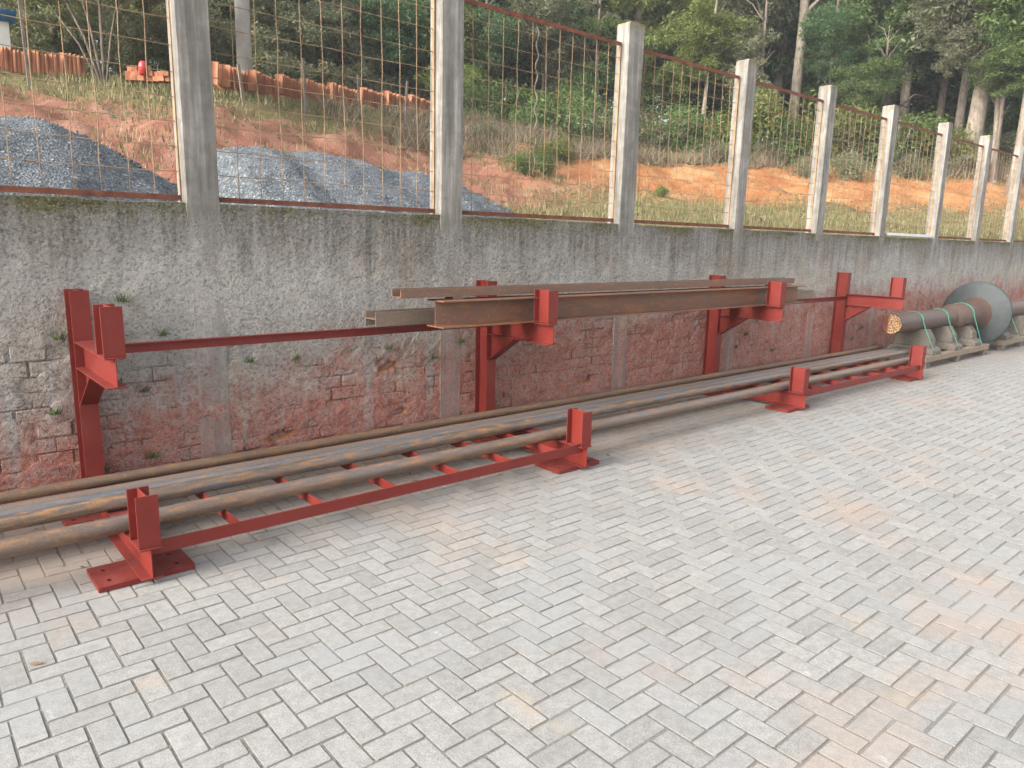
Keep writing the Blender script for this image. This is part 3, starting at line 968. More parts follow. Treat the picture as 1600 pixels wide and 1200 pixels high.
# ------------------------------------------------------------------ gravel heaps
def heap(name, ridge, yc, label, slope=.62, seed=0):
    rx = np.array([p[0] for p in ridge]); rz = np.array([p[1] for p in ridge])
    x = np.arange(rx[0] - .2, rx[-1] + .3, .05); y = np.arange(.22, 6.2, .06)
    XX, YY = np.meshgrid(x, y)
    top = np.interp(XX, rx, rz)
    z = top - slope * (np.sqrt((YY - yc) ** 2 + .25) - .5) + (noise2(XX * 1.6, YY * 1.6, seed, 4) - .5) * .16 + (noise2(XX * 11, YY * 11, seed + 3, 2) - .5) * .04
    z = np.maximum(z, 1.62)
    ii = np.arange(XX.size).reshape(XX.shape)
    q = np.stack([ii[:-1, :-1], ii[:-1, 1:], ii[1:, 1:], ii[1:, :-1]], -1).reshape(-1, 4)
    root = tag(empty(name, (float(rx.mean()), yc, 1.7)), label, 'gravel heap', 'gravel heaps behind the wall')
    off = (-float(rx.mean()), -yc, -1.7)
    link('gravel_surface', np_mesh('gravel_surface', np.stack([XX, YY, z], -1).reshape(-1, 3), q, M_GRAVEL, True), root, off)
    # loose stones on the visible side
    n = 9000
    sx = RNG.uniform(x[0], x[-1], n); sy = RNG.uniform(.3, yc + .4, n)
    ix = np.clip(((sx - x[0]) / .05).astype(int), 0, len(x) - 1); iy = np.clip(((sy - y[0]) / .06).astype(int), 0, len(y) - 1)
    sz = z[iy, ix]; ok = sz > 1.66
    sx, sy, sz = sx[ok], sy[ok], sz[ok]; n = len(sx)
    octv = np.array([(1, 0, 0), (-1, 0, 0), (0, 1, 0), (0, -1, 0), (0, 0, 1), (0, 0, -1)], float)
    octf = np.array([(0, 2, 4), (2, 1, 4), (1, 3, 4), (3, 0, 4), (2, 0, 5), (1, 2, 5), (3, 1, 5), (0, 3, 5)])
    sc_ = (RNG.uniform(.007, .018, n) * (1 + 1.6 * (RNG.random(n) < .04)))[:, None, None]
    V = octv[None] * sc_ * RNG.uniform(.5, 1.2, (n, 6, 3)) + np.stack([sx, sy, sz], -1)[:, None]
    F = (octf[None] + 6 * np.arange(n)[:, None, None]).reshape(-1, 3)
    tag(link('loose_stones', np_mesh('loose_stones', V.reshape(-1, 3), F, M_STONE), root, off), kind='stuff')


M_STONE = mat_simple('grey_stone', (.07, .079, .088), (.14, .153, .163), 25, .85, 0, island=True)


def ridge_pts(pxs, yc):
    out = []
    for px, py in pxs:
        d = at(px, py, 1.0) - CAM; s = (yc - CAM[1]) / d[1]; p = CAM + d * s; out.append((p[0], p[2]))
    return out


r1 = ridge_pts([(0, 183), (60, 188), (120, 214), (200, 249), (262, 284), (300, 312)], 3.0)
heap('gravel_heap', [(-4.2, 2.2), (-3, 2.7), (-1.2, 2.8)] + r1 + [(r1[-1][0] + .5, 1.9)], 3.0, 'grey gravel heap at the left edge behind the mesh fence', seed=60)
r2 = ridge_pts([(285, 300), (340, 231), (400, 229), (440, 244), (480, 243), (540, 246), (600, 264), (660, 275), (720, 295), (790, 336)], 3.0)
heap('gravel_heap', [(r2[0][0] - .3, 1.7)] + r2 + [(r2[-1][0] + .8, 1.8)], 3.0, 'grey gravel heap behind the fence between first and second post', seed=70)

# ------------------------------------------------------------------ grass and weeds on the bank
M_STRAW = Mat('dry_grass', .8, spec=.15)
rn = M_STRAW.island()
M_STRAW.color(M_STRAW.ramp(rn, [(0, (.085, .115, .035)), (.3, (.14, .15, .06)), (.55, (.20, .18, .09)), (.8, (.28, .235, .14)), (1, (.16, .12, .08))]))
M_STRAW = M_STRAW.m


def blades(pts, h0, h1, wid, per, spread, lean=.35):
    """pts (n,3) tufts -> one tapered triangle per blade"""
    n = len(pts) * per
    base = np.repeat(pts, per, 0) + np.concatenate([RNG.normal(0, spread, (n, 2)), np.zeros((n, 1))], 1)
    h = RNG.uniform(h0, h1, n) * np.repeat(RNG.uniform(.6, 1.2, len(pts)), per)
    a = RNG.uniform(0, 2 * np.pi, n); dx = np.stack([np.cos(a), np.sin(a), 0 * a], 1) * wid
    tip = base + np.stack([RNG.normal(0, lean, n) * h, RNG.normal(0, lean, n) * h, h], 1)
    V = np.stack([base - dx, base + dx, tip], 1).reshape(-1, 3)
    V[0::3, 2] -= .03; V[1::3, 2] -= .03
    return V, np.arange(n * 3).reshape(-1, 3)


vis = T[20:-30, 12:100].reshape(-1, 4)
xyok = (vis[:, 0] < 42) & (vis[:, 0] > -9)
vis = vis[xyok]
gnoise = noise2(vis[:, 0] * .5, vis[:, 1] * .5, 55, 4)
prob = np.clip(1.0 - 1.15 * vis[:, 3], .16 - .10 * sstep(10, 16, vis[:, 0]), 1) * np.clip(2.2 * gnoise - .45, .05, 1.3)
sel = vis[RNG.random(len(vis)) < prob][:, :3]
sel = np.repeat(sel, 2, 0) + np.concatenate([RNG.normal(0, .14, (2 * len(sel), 2)), np.zeros((2 * len(sel), 1))], 1)
V, F = blades(sel, .03, .15, .009, 7, .10)
tag(link('bank_grass', np_mesh('bank_grass', V, F, M_STRAW)), 'dry yellowish grass covering the bank behind the wall', 'grass', kind='stuff')


M_BRUSH = Mat('dead_brush', .85, spec=.1)
M_BRUSH.color(M_BRUSH.ramp(M_BRUSH.island(), [(0, (.12, .095, .065)), (.4, (.20, .16, .115)), (.75, (.28, .225, .16)), (1, (.13, .14, .06))]))
kk = T[40:-30]
band = (kk[..., 3] > .18) & (kk[..., 3] < .62) & (np.arange(NV)[None, :] > 60) & (kk[..., 0] > 8) & (kk[..., 0] < 45)
bp_ = kk[band][:, :3]
bp_ = bp_[noise2(bp_[:, 0] * .9, bp_[:, 1] * .9, 66, 3) > .46]
bp_ = np.repeat(bp_, 3, 0) + np.concatenate([RNG.normal(0, .2, (3 * len(bp_), 2)), np.zeros((3 * len(bp_), 1))], 1)
V, F = blades(bp_, .15, .55, .010, 6, .10, .7)
tag(link('dead_brush', np_mesh('dead_brush', V, F, M_BRUSH.m)), 'grey brown dead brush along the top of the bare orange bank', 'brush', kind='stuff')

# ------------------------------------------------------------------ leaves, trees, shrubs
BAYS = [(-999, 300, 'left of the first concrete post'), (300, 703, 'between first and second concrete post'), (703, 975, 'between second and third concrete post'), (975, 1155, 'between third and fourth concrete post'),
        (1155, 1283, 'between fourth and fifth concrete post'), (1283, 1385, 'between fifth and sixth concrete post'), (1385, 1468, 'between sixth and seventh concrete post'), (1468, 1533, 'between seventh and eighth concrete post'),
        (1533, 1600, 'right of the eighth concrete post'), (1600, 9999, 'past the right edge of the photo')]
ORD = ['first', 'second', 'third', 'fourth', 'fifth', 'sixth', 'seventh', 'eighth', 'ninth', 'tenth', 'eleventh', 'twelfth']


def bay_order(pxs):
    out = {}
    for a, b, t in BAYS:
        for k, i in enumerate(sorted([i for i, p in enumerate(pxs) if a <= p < b], key=lambda i: pxs[i])): out[i] = f'{ORD[k]} from left {t}'
    return out


def leaf_cloud(name, clumps, per, size, mat, flat=.6, seed=0, droop=.25):
    """clumps (n,4): centre and radius -> one mesh of small folded leaves"""
    g = np.random.default_rng(seed)
    n = len(clumps) * per
    c = np.repeat(clumps, per, 0)
    d = g.normal(0, 1, (n, 3)); d /= np.linalg.norm(d, axis=1)[:, None]
    rad = g.random(n) ** .45
    p = c[:, :3] + d * (rad * c[:, 3])[:, None] * np.array([1, 1, flat])
    nrm = d * .7 + g.normal(0, .6, (n, 3)) + np.array([0, 0, .55]); nrm /= np.linalg.norm(nrm, axis=1)[:, None]
    t = g.normal(0, 1, (n, 3)) + np.array([0, 0, -droop]); t -= nrm * (t * nrm).sum(1)[:, None]; t /= np.linalg.norm(t, axis=1)[:, None]
    b = np.cross(nrm, t)
    s = (size * g.uniform(.6, 1.35, n))[:, None]
    fold = nrm * s * .12
    V = np.stack([p - t * s, p + b * s * .42 - fold, p + t * s, p - b * s * .42 - fold], 1).reshape(-1, 3)
    return np_mesh(name, V, np.arange(4 * n).reshape(-1, 4), mat)


def crown_clumps(n, seed, fl=1.0, hollow=.45, cr=(.2, .36)):
    g = np.random.default_rng(seed)
    d = g.normal(0, 1, (n, 3)); d /= np.linalg.norm(d, axis=1)[:, None]
    r = hollow + (1 - hollow) * g.random(n) ** .6
    lump = 1 + .28 * np.sin(d[:, 0] * 4 + seed) * np.cos(d[:, 1] * 3.3 + seed * 2) + .15 * np.sin(d[:, 2] * 5)
    p = d * (r * lump)[:, None] * .82 * np.array([1, 1, fl])
    return np.concatenate([p, g.uniform(*cr, (n, 1))], 1)


M_LF = [mat_leaf('leaf_mid_green', (.08, .13, .05), (.17, .24, .085), .48),
        mat_leaf('leaf_yellow_green', (.11, .14, .045), (.23, .26, .085), .48),
        mat_leaf('leaf_blue_green', (.062, .115, .06), (.14, .205, .10), .48),
        mat_leaf('leaf_grey_olive', (.13, .14, .092), (.26, .26, .17), .48),
        mat_leaf('leaf_dark', (.08, .12, .07), (.155, .21, .11), .48)]
CROWN = {}
for k in range(5):
    CROWN[k] = [leaf_cloud('crown', crown_clumps(72, 10 * k + v, .95, .35), 125, .040, M_LF[k], .6, 10 * k + v) for v in range(2)]
TRUNKS = []
for v in range(4):
    rs = random.Random(50 + v); mb = MB()
    pts = [(0, 0, -.3)]; x = y = 0
    for k in range(1, 9):
        x += rs.gauss(0, .05); y += rs.gauss(0, .05); pts.append((x, y, k * 1.6))
    mb.tube(pts, [.34, .25, .23, .215, .20, .18, .155, .12, .06], 9)
    for k in range(9):
        i = rs.randint(3, 7); a = rs.random() * 6.28; L = rs.uniform(1.2, 2.8)
        p = np.array(pts[i]); q = p + np.array([math.cos(a) * L * .6, math.sin(a) * L * .6, L * .55]); e = q + np.array([math.cos(a + .5) * L * .5, math.sin(a + .5) * L * .5, L * .2])
        mb.tube([p, (p + q) / 2 + np.array([0, 0, -.08]), q, e], [.09, .065, .05, .015], 6)
    TRUNKS.append(mb)
TR = {(v, pale): TRUNKS[v].data('trunk', M_BARKP if pale else M_BARK, True) for v in range(4) for pale in (False, True)}


def tree(name, px, py_ground, s, crowns, kind, tv, pale, tr, label, group, lean=(0, 0), th=1.0, seed=0):
    """crowns: list of (photo column, photo row, radius) standing at the tree's own distance"""
    g = random.Random(seed)
    b = at(px, py_ground, s); b[2] = ground_z(b[0], b[1])
    root = tag(empty(name, tuple(b)), label, 'tree', group)
    link('trunk', TR[(tv, pale)], root, (0, 0, 0), (lean[0], lean[1], g.random() * 6.28 if lean == (0, 0) else 0), (tr / .23, tr / .23, th))
    for cx, cy, rad in crowns:
        c = at(cx, cy, s + g.uniform(-.6, .6)) - b
        link('crown', CROWN[kind][g.randint(0, 1)], root, tuple(c), (g.uniform(-.2, .2), g.uniform(-.2, .2), g.random() * 6.28), (rad, rad * g.uniform(.9, 1.1), rad * g.uniform(.8, 1.0)))
    return root


# trees whose trunks the photo shows
tree('forest_tree', 1235, 230, 33, [(1225, -90, 3.2), (1180, -10, 1.6)], 3, 0, True, .19, 'tree with a straight pale trunk right of the fourth concrete post', 'forest trees', seed=1)
tree('forest_tree', 1330, 235, 35, [(1335, -60, 3.0), (1310, 45, 1.5)], 1, 1, False, .20, 'tree with a brown trunk rising behind the fifth concrete post', 'forest trees', seed=2)
tree('forest_tree', 1516, 245, 31, [(1520, -70, 3.0), (1575, 0, 1.5), (1470, 10, 1.3)], 3, 2, True, .25, 'thickest pale trunk at the right, forking into a bare crown', 'forest trees', (0, R(2.5)), seed=3)
tree('forest_tree', 1588, 248, 29, [(1610, -20, 2.4), (1592, 95, 1.1)], 0, 3, True, .14, 'slim pale tree at the right edge of the photo', 'forest trees', (0, R(4)), seed=4)
tree('forest_tree', 1492, 240, 33, [(1500, -20, 2.2)], 0, 0, False, .14, 'brown slender trunk just left of the thickest pale trunk', 'forest trees', (0, R(2)), seed=5)
tree('forest_tree', 1425, 240, 30, [(1530, 40, 1.6), (1500, 75, .9)], 3, 1, False, .15, 'mossy trunk leaning strongly to the right near the right side', 'forest trees', (R(-28), R(38)), .7, seed=6)
tree('forest_tree', 1558, 245, 30, [(1610, 60, 1.3)], 0, 2, True, .09, 'thin trunk leaning right between the two pale trunks', 'forest trees', (R(-10), R(17)), .6, seed=7)
tree('forest_tree', 985, 210, 32, [(930, -40, 2.6), (1060, 20, 2.3), (1040, 95, 1.6)], 1, 3, False, .18, 'dark trunk with bright yellowish leaves above the third concrete post', 'forest trees', seed=8)
tree('forest_tree', 1093, 225, 30, [(1110, 60, 1.7), (1085, 105, 1.1)], 1, 0, True, .07, 'thin pale leaning trunk between third and fourth concrete post', 'forest trees', (0, R(6)), .55, seed=9)
tree('forest_tree', 1205, 228, 36, [(1190, 30, 2.4), (1150, 100, 1.4)], 3, 1, False, .20, 'dull tree close left of the straight pale trunk', 'forest trees', seed=10)
tree('forest_tree', 1405, 238, 34, [(1400, 20, 2.6), (1380, 95, 1.6)], 0, 2, False, .17, 'leafy tree between the sixth post and the leaning trunk', 'forest trees', seed=11)
tree('forest_tree', 1460, 240, 36, [(1450, -30, 2.6)], 3, 3, False, .13, 'dim slender trunk behind the leaning mossy trunk', 'forest trees', (0, R(1)), seed=12)
tree('forest_tree', 1370, 225, 31, [(1365, 130, 1.3), (1345, 150, .9)], 0, 0, False, .05, 'small leafy tree behind the sixth concrete post', 'forest trees', th=.35, seed=13)
# smaller trees standing in front of the wood
FRONT = [(525, 160, 27, [(535, 75, 1.6), (500, 48, 1.2)], 3, 'olive round-topped tree above the hedge behind the clay tiles'), (425, 150, 25, [(430, 62, 1.5), (410, 15, 1.5)], 3, 'olive tree just right of the grey utility pole'),
         (690, 185, 27, [(690, 55, 1.6), (705, 130, 1.2)], 1, 'bright green tree right behind the second concrete post'), (615, 170, 28, [(610, 35, 1.7), (640, 95, 1.1)], 2, 'blue green tree left of the second concrete post'),
         (760, 195, 28, [(760, 55, 1.6), (745, 125, 1.2)], 2, 'blue green tree right of the second concrete post'), (845, 205, 29, [(850, 25, 1.5), (870, 95, 1.2)], 3, 'olive tree in the middle between second and third concrete post'),
         (930, 205, 29, [(922, 120, 1.1), (935, 60, 1.2)], 0, 'small green tree close left of the third concrete post'), (275, 130, 22, [(300, 62, 1.1), (235, 40, 1.2)], 3, 'olive tree partly hidden by the first concrete post'),
         (90, 112, 21, [(60, 52, 1.2), (125, 28, 1.3)], 3, 'olive tree behind the clay tiles at the upper left'), (1180, 215, 30, [(1172, 130, 1.1), (1165, 65, 1.0)], 3, 'dense olive tree right of the fourth concrete post'),
         (1290, 220, 32, [(1296, 95, 1.0), (1290, 40, 1.1)], 2, 'blue green tree right behind the fifth concrete post'), (1560, 225, 30, [(1575, 110, 1.1)], 0, 'small green tree between the pale trunks at the right')]
for i, (px, py, s_, cr, kd, lab) in enumerate(FRONT):
    tree('forest_tree', px, py, s_, cr, kd, i % 4, False, .07, lab, 'forest trees', th=.45, seed=700 + i)
# leafy wall of the wood, left to right
WOOD = [(-60, 30, 4, 0), (40, 27, 3, 0), (130, 25, 3, 0), (215, 26, 3, 0), (300, 31, 2, 0), (345, 27, 0, 0), (410, 30, 3, 0), (470, 33, 4, 0), (525, 30, 0, 0), (585, 34, 2, 0),
        (640, 31, 2, 0), (690, 30, 1, 0), (745, 33, 2, 0), (800, 31, 2, 0), (850, 35, 4, 0), (890, 33, 3, 0), (945, 36, 2, 0), (1010, 37, 0, 0), (1075, 38, 2, 0), (1135, 37, 1, 0),
        (1180, 40, 4, 0), (1265, 39, 2, 0), (1300, 38, 0, 0), (1360, 40, 4, 0), (1430, 39, 2, 0), (1475, 41, 0, 0), (1540, 40, 4, 0), (1595, 38, 2, 0), (1650, 36, 0, 0), (1720, 38, 2, 0)]
KIND = ['mid green', 'yellow green', 'blue green', 'grey olive', 'dark green']
cnt = {}
WORD = bay_order([w[0] for w in WOOD])
for i, (px, s, kd, _) in enumerate(WOOD):
    g = random.Random(300 + i)
    base = float(np.interp(px, [0, 330, 660, 1000, 1600], [105, 130, 168, 208, 235]))
    cnt[kd] = cnt.get(kd, 0) + 1
    k = s / 30.0
    crowns = [(px + g.uniform(-15, 15), base - 60 - g.uniform(0, 30), g.uniform(1.7, 2.3) * k), (px + g.uniform(-30, 30), base - 150 - g.uniform(0, 40), g.uniform(2.2, 3.0) * k),
              (px + g.uniform(-30, 30), base - 270 - g.uniform(0, 40), g.uniform(2.4, 3.2) * k)]
    tree('forest_tree', px, base, s, crowns, kd, i % 4, False, g.uniform(.12, .2), f'{KIND[kd]} back row tree, {WORD[i]}', 'forest trees', seed=400 + i)

# darker wood behind, one mass
cl = []
g = np.random.default_rng(77)
for i in range(560):
    px = g.uniform(-250, 1850); s = g.uniform(46, 60); py = g.uniform(-260, 225)
    if (935 < px < 1005 and py < 70) or (1085 < px < 1155 and 95 < py < 175) or (205 > px > 60 and 45 < py < 90): continue
    c = at(px, py, s); cl.append((*c, g.uniform(1.1, 2.2)))
tag(link('far_wood', leaf_cloud('far_wood', np.array(cl), 130, .22, M_LF[4], .8, 5)), 'dark mass of forest behind the front row of trees', 'forest', kind='stuff')

# shrubs along the bank
SHR = []
for k in range(3):
    SHR.append([leaf_cloud('foliage', crown_clumps(30, 200 + 5 * k + v, .9, .1, (.3, .5)), 120, .050, M_LF[(0, 1, 3)[k]], .8, 200 + 5 * k + v) for v in range(2)])
STEM = MB()
for k in range(7):
    a = k * .9; STEM.tube([(0, 0, -1.0), (.15 * math.cos(a), .15 * math.sin(a), -.3), (.45 * math.cos(a), .45 * math.sin(a), .4)], [.03, .022, .008], 5)
STEM = STEM.data('stems', M_BARK, True)
SHRUBS = [(735, 200, 25, 1.1, 0), (965, 198, 29, 1.4, 0), (1005, 178, 31, 1.4, 0), (948, 215, 27, 1.0, 2), (790, 190, 26, 1.3, 0), (835, 222, 25, 1.0, 0), (880, 205, 25.5, 1.5, 0), (925, 225, 25.5, 1.1, 2), (765, 225, 22.5, .6, 2), (1015, 212, 27.5, 1.3, 2), (1055, 215, 28, 1.3, 0), (1085, 205, 29, 1.4, 0), (1120, 212, 28, 1.3, 1),
          (1180, 190, 28, 1.8, 1), (1215, 222, 28, 1.2, 0), (1250, 225, 29, 1.2, 1), (1330, 205, 30, 1.7, 1), (1350, 225, 30, 1.3, 2), (1400, 215, 30, 1.5, 0), (1445, 225, 31, 1.4, 1), (1485, 232, 31, 1.3, 1), (1545, 232, 32, 1.4, 0), (1590, 240, 32, 1.3, 2), (1640, 245, 33, 1.4, 0),
          (890, 165, 28, 1.2, 0), (850, 262, 20, .6, 0), (815, 290, 18, .5, 0), (1265, 270, 26, .7, 2), (1035, 312, 19, .3, 1), (1330, 262, 27, .8, 2), (865, 235, 22, .7, 1), (1110, 250, 26, .7, 2), (1200, 252, 27, .7, 2), (1430, 262, 29, .7, 2), (1505, 262, 30, .7, 2)]
SORD = bay_order([w[0] for w in SHRUBS])
for i, (px, py, s, rad, kd) in enumerate(SHRUBS):
    c = at(px, py, s)
    gz_ = ground_z(c[0], c[1])
    root = tag(empty('shrub', (c[0], c[1], gz_)), f'{("green", "yellowish green", "dry olive")[kd]} shrub, {SORD[i]}', 'shrub', 'shrubs on the bank')
    zc = max(c[2] - gz_, .35 * rad)
    link('foliage', SHR[kd][i % 2], root, (0, 0, zc), (0, 0, i * 1.3), (rad, rad, rad * random.uniform(.8, 1.1)))
    link('stems', STEM, root, (0, 0, zc), (0, 0, i), (rad, rad, max(zc, rad)))

# clipped olive hedge behind the clay tiles
cl = []
for k in range(110):
    t = g.random(); px = 395 + t * 285; top = 96 + t * 34
    py = g.uniform(top, top + 50); c = at(px, py, 21 + t * 8 + g.uniform(-.5, .8)); cl.append((*c, g.uniform(.35, .6)))
hb = at(540, 160, 25)
hedge = tag(empty('hedge', (hb[0], hb[1], ground_z(hb[0], hb[1]))), 'dull olive hedge behind the row of clay tiles', 'hedge')
hl = np.array(cl); hl[:, :3] -= np.array(hedge.location)
link('foliage', leaf_cloud('foliage', hl, 150, .085, M_LF[3], .9, 9), hedge)
mb = MB()
for k in range(12):
    c = hl[k * 9]; zb = ground_z(c[0] + hedge.location.x, c[1] + hedge.location.y) - hedge.location.z
    mb.tube([(c[0], c[1], zb - .1), (c[0] + .1, c[1], c[2])], [.04, .015], 5)
mb.build('stems', M_BARK, hedge, True)

# ------------------------------------------------------------------ things on the terrace
# clay tiles standing on edge in rows
TV = MB()
for k in range(5):   # curved roof tile profile
    pass
arc = [(math.cos(a) * .09, math.sin(a) * .05) for a in np.linspace(0, math.pi, 7)]
inn = [(math.cos(a) * .078, math.sin(a) * .04 - .004) for a in np.linspace(math.pi, 0, 7)]
TILE = MB().prism(arc + inn, (0, 0, 0), X_, Y_, Z_, .40).data('clay_tile', M_TILE)
px_list = [(333, 352, 144, 146, 16.2, 1), (352, 392, 145, 148, 16.4, 1), (392, 432, 148, 152, 17.0, 1), (434, 470, 152, 157, 17.8, 1), (472, 512, 157, 162, 18.8, 1),
           (514, 556, 162, 167, 20.0, 1), (560, 600, 167, 172, 21.2, 1), (602, 636, 171, 176, 22.4, 1), (638, 668, 176, 180, 23.4, 1), (-15, 40, 109, 112, 18.0, 1), (42, 90, 112, 115, 18.2, 1), (92, 134, 115, 118, 18.4, 1)]
TLAB = ['first bundle of upright clay tiles, close beside the first concrete post', 'second bundle of upright clay tiles right of the first concrete post', 'third bundle of upright clay tiles, right of the grey utility pole',
        'fourth bundle of upright clay tiles in the long row', 'fifth bundle of upright clay tiles in the long row', 'sixth bundle of upright clay tiles in the long row', 'seventh bundle of upright clay tiles in the long row',
        'eighth bundle of upright clay tiles in the long row', 'last small bundle of clay tiles beside the second concrete post', 'leftmost bundle of clay tiles under the blue tank', 'middle bundle of clay tiles at the upper left', 'right bundle of clay tiles at the upper left']
for (xa, xb, ya, yb, s, layers), lab in zip(px_list, TLAB):
    p0, p1 = at(xa, ya, s), at(xb, yb, s + (1.0 if xa > 300 else .2))
    L = float(np.linalg.norm((p1 - p0)[:2])); dv = (p1 - p0) / np.linalg.norm(p1 - p0)
    zg = min(ground_z(p0[0], p0[1]), ground_z(p1[0], p1[1]))
    zb = max(ground_z(*(p0 + (p1 - p0) * t)[:2]) for t in (0, .5, 1)) + .03
    root = tag(empty('tile_stack', (p0[0], p0[1], zb)), lab, 'tile stack', 'stacks of clay tiles on the terrace')
    ang = math.atan2(dv[1], dv[0])
    n = max(3, int(L / .075))
    for k in range(n):
        for l in range(layers):
            q = dv * (k + .5) * L / n; q[2] = 0
            link('clay_tile', TILE, root, (q[0], q[1], q[2] + l * .37 - .02), (random.gauss(0, .03), random.gauss(.05, .03), ang - math.pi / 2 + random.gauss(0, .05)), (1, 1, random.uniform(.98, 1.08)))

# pile of bricks with a red can on it
bp = at(232, 128, 16.6)
root = tag(empty('brick_pile', tuple(bp)), 'small untidy pile of clay bricks left of the first concrete post', 'brick pile')
BRK = MB().box(-.11, .11, -.055, .055, -.045, .045).data('brick', M_TILE, bevel=.004)
for k in range(26):
    lay = k // 10
    link('brick', BRK, root, ((k % 10 - 4.5) * .085 * (1 - .15 * lay) * _r0[0] + random.gauss(0, .02), (k % 10 - 4.5) * .085 * _r0[1] + random.gauss(0, .04), .04 + lay * .092), (0, 0, 1.0 + random.gauss(0, .15)))
cn = at(224, 108, 16.5)
M_CAN = mat_simple('red_plastic', (.42, .03, .035), (.52, .05, .05), 5, .4, 0)
can = tag(empty('red_bucket', tuple(cn)), 'red plastic bucket on the small brick pile', 'bucket')
MB().tube([(0, 0, -.10), (0, 0, .06), (0, 0, .11), (0, 0, .14)], [.075, .085, .07, .05], 14).build('bucket_body', M_CAN, can, True)

# utility pole
up_ = at(384, 140, 18.5)
pole = tag(empty('utility_pole', (up_[0], up_[1], ground_z(up_[0], up_[1]))), 'grey concrete utility pole behind the clay tiles', 'pole')
MB().tube([(0, 0, -.3), (0, 0, 4), (-.05, 0, 9)], [.17, .145, .11], 14).build('pole_shaft', mat_simple('pole_concrete', (.36, .35, .33), (.50, .49, .46), 4, .9, .2), pole, True)
MB().box(-.6, .6, -.05, .05, 8.2, 8.32).build('cross_arm', M_WOOD, pole)

# slim timber stakes of the old fence on the terrace and on the right
STAKE = MB().prism([(-.04, -.04), (.045, -.04), (.04, .04), (-.04, .04)], (0, 0, -.3), X_, Y_, Z_, 1.25).data('stake', M_BARK, bevel=.006)
STL = [(44, 112, 16.5, 1.9, 'tall grey stake in front of the clay tiles at the upper left'), (477, 162, 17.6, 1.2, 'grey stake among the fourth and fifth tile bundles'), (561, 172, 19.6, 1.1, 'grey stake among the sixth and seventh tile bundles'),
       (633, 180, 21.0, 1.25, 'grey stake in front of the last tile bundles'), (1430, 255, 30.5, .8, 'short white stake above the bare bank left of the seventh post'), (1508, 262, 31.5, .9, 'short white stake above the bare bank between seventh and eighth post'),
       (380, 148, 16.0, .8, 'short dark stake in front of the utility pole')]
STAKEW = MB().prism([(-.05, -.05), (.05, -.05), (.05, .05), (-.05, .05)], (0, 0, -.3), X_, Y_, Z_, 1.25).data('stake', M_WHITE, bevel=.006)
for px, py, s, h, lab in STL:
    p = at(px, py, s); p[2] = ground_z(p[0], p[1])
    tag(link('stake', STAKEW if 'white' in lab else STAKE, None, tuple(p), (random.gauss(0, .03), random.gauss(0, .03), 0), (.62, .62, h)), lab, 'stake', 'stakes on the bank')

# blue tank on a white pillar
tk = at(4, 94, 20.0)
root = tag(empty('water_tank', (tk[0], tk[1], tk[2])), 'blue plastic water tank on a white pillar at the upper left corner', 'tank')
MB().box(-.16, .16, -.16, .16, -.6, .76).build('pillar', M_WHITE, root, bevel=.01)
MB().tube([(0, 0, .761), (0, 0, .79), (0, 0, 1.0), (0, 0, 1.04), (0, 0, 1.12)], [.27, .30, .34, .34, .12], 24).build('tank', M_BLUE, root, True)

# small bare-stemmed tree at the upper left
tb = at(163, 122, 17.5); tb[2] = ground_z(tb[0], tb[1])
root = tag(empty('slim_tree', tuple(tb)), 'many-stemmed slim tree with grey olive leaves at the upper left', 'tree')
mb = MB()
for dx, dz_, r_ in ((-.95, 2.2, .028), (-.55, 2.6, .026), (.05, 3.0, .032), (.55, 2.2, .022), (-1.3, 1.9, .02)):
    e = _r0 * dx
    mb.tube([(0, 0, -.2), tuple(e * .35 + np.array([0, 0, dz_ * .4])), tuple(e + np.array([0, 0, dz_]))], [r_ * 1.2, r_, r_ * .5], 7)
mb.build('trunk', M_BARK, root, True)
for dx, z, rad in ((-1.3, 2.0, 1.0), (.0, 2.2, 1.0), (1.0, 1.9, 1.0), (-.4, 3.1, 1.2), (.8, 2.9, 1.1), (-1.6, 2.8, 1.0)):
    q = _r0 * dx
    link('crown', CROWN[3][1], root, (q[0], q[1], z), (0, 0, dx), (rad, rad, rad * .7))

# ------------------------------------------------------------------ weeds in the wall joints
WD = []
for k in range(3):
    pts = np.zeros((1, 3)); 
    V, F = blades(pts, .015, .045, .006, 16, .016, 1.2)
    V[:, 1] = -np.abs(V[:, 1]) - .004
    WD.append(np_mesh('weed', V, F, mat_simple('weed_green', (.06, .095, .03), (.12, .16, .05), 30, .8, 0) if k == 0 else WD[0].materials[0]))
WEEDS = [(92, 523, 'touching the first red column on its left'), (190, 464, 'above the upper stop of the first red arm'), (252, 517, 'above the left end of the long red rail'), (85, 640, 'on the wall low at the left, left of the first red column'),
         (237, 708, 'just above the rear pipe, right of the first red column'), (162, 729, 'at the foot of the first red column'), (606, 540, 'above the slit-like hole in the wall'), (678, 555, 'right of the slit-like hole in the wall'),
         (460, 555, 'under the middle of the long red rail'), (720, 530, 'close left of the second red column'), (390, 560, 'under the left half of the long red rail'), (225, 605, 'under the first red arm'),
         (1165, 520, 'on the red wall right of the third red column'), (1205, 545, 'lowest on the wall under the third red arm'), (1180, 500, 'highest on the wall under the third red arm'), (1330, 528, 'beside the foot of the fourth red column'), (1345, 510, 'on the wall under the fourth red arm'), (1148, 540, 'at the foot of the third red column')]
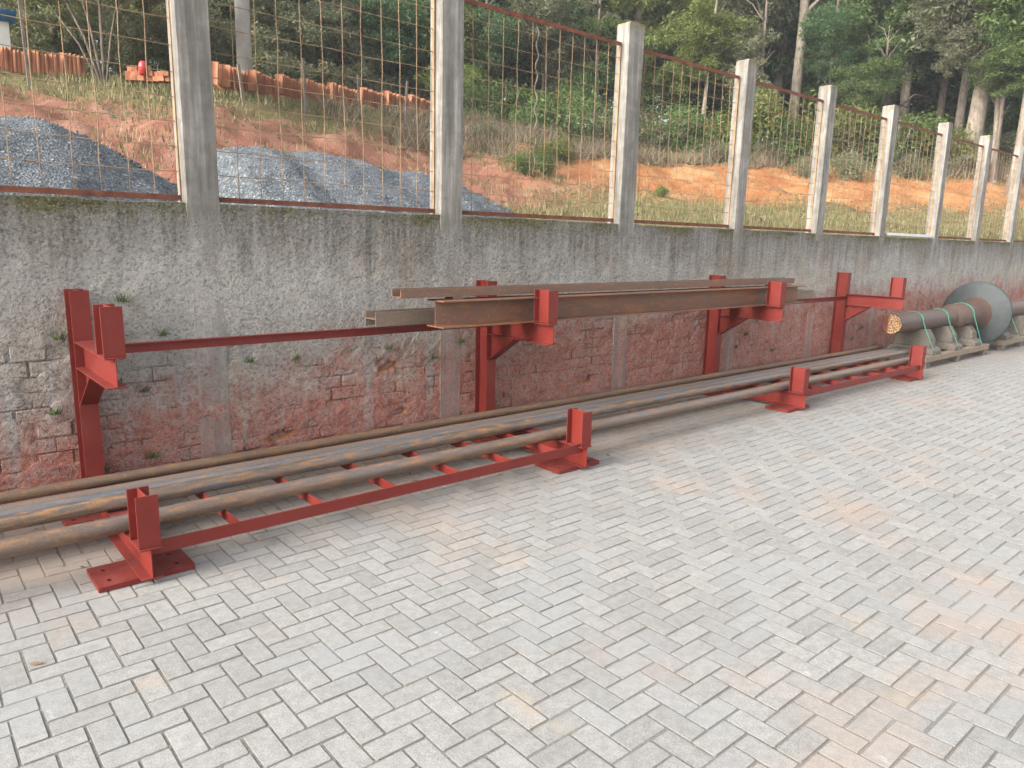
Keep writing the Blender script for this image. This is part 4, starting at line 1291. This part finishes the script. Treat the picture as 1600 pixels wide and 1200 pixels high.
for i, (px, py, lab) in enumerate(WEEDS):
    d = at(px, py, 1) - CAM; p = CAM + d * (-.012 - CAM[1]) / d[1]
    tag(link('wall_weed', WD[i % 3], None, tuple(p), (0, 0, 0), (1.1, 1, 1)), 'tiny green weed ' + lab, 'weed', 'weeds in the wall joints')

# ------------------------------------------------------------------ litter along the wall
n = 170
lx = RNG.uniform(-.5, 11, n); ly = -np.abs(RNG.normal(0, .55, n)) - .05
lp = np.stack([lx, ly, np.full(n, .004)], 1)
a = RNG.uniform(0, 6.28, n); sz_ = RNG.uniform(.012, .03, n)
d1 = np.stack([np.cos(a), np.sin(a), RNG.normal(0, .15, n)], 1) * sz_[:, None]; d2 = np.stack([-np.sin(a), np.cos(a), RNG.normal(0, .2, n)], 1) * sz_[:, None] * .5
V = np.stack([lp - d1, lp + d2, lp + d1, lp - d2], 1).reshape(-1, 3); V[:, 2] = np.maximum(V[:, 2], .0015) + .003
M_LIT = Mat('dry_leaf', .85)
M_LIT.color(M_LIT.ramp(M_LIT.island(), [(0, (.10, .06, .035)), (.5, (.20, .13, .07)), (1, (.30, .23, .12))]))
tag(link('fallen_leaves', np_mesh('fallen_leaves', V, np.arange(4 * n).reshape(-1, 4), M_LIT.m)), 'dry leaves and crumbs scattered on the paving along the wall', 'leaves', kind='stuff')

# ------------------------------------------------------------------ light haze in the air
bpy.context.view_layer.update()
lo = np.full(3, 1e9); hi = -lo
for o in SC.objects:
    if o.type != 'MESH': continue
    for c in o.bound_box:
        q = np.array(o.matrix_world @ Vector(c)); lo = np.minimum(lo, q); hi = np.maximum(hi, q)
lo -= 1.0; hi += 1.0
hz = bpy.data.materials.new('haze'); hz.use_nodes = True
hz.node_tree.nodes.remove(hz.node_tree.nodes['Principled BSDF'])
pv = hz.node_tree.nodes.new('ShaderNodeVolumePrincipled')
pv.inputs['Color'].default_value = (.90, .95, 1.0, 1); pv.inputs['Density'].default_value = .0011
hz.node_tree.links.new(pv.outputs[0], hz.node_tree.nodes['Material Output'].inputs['Volume'])
tag(MB().box(lo[0], hi[0], lo[1], hi[1], lo[2], hi[2]).build('haze', hz), 'thin pale haze filling the air of the whole place', 'haze', kind='stuff')
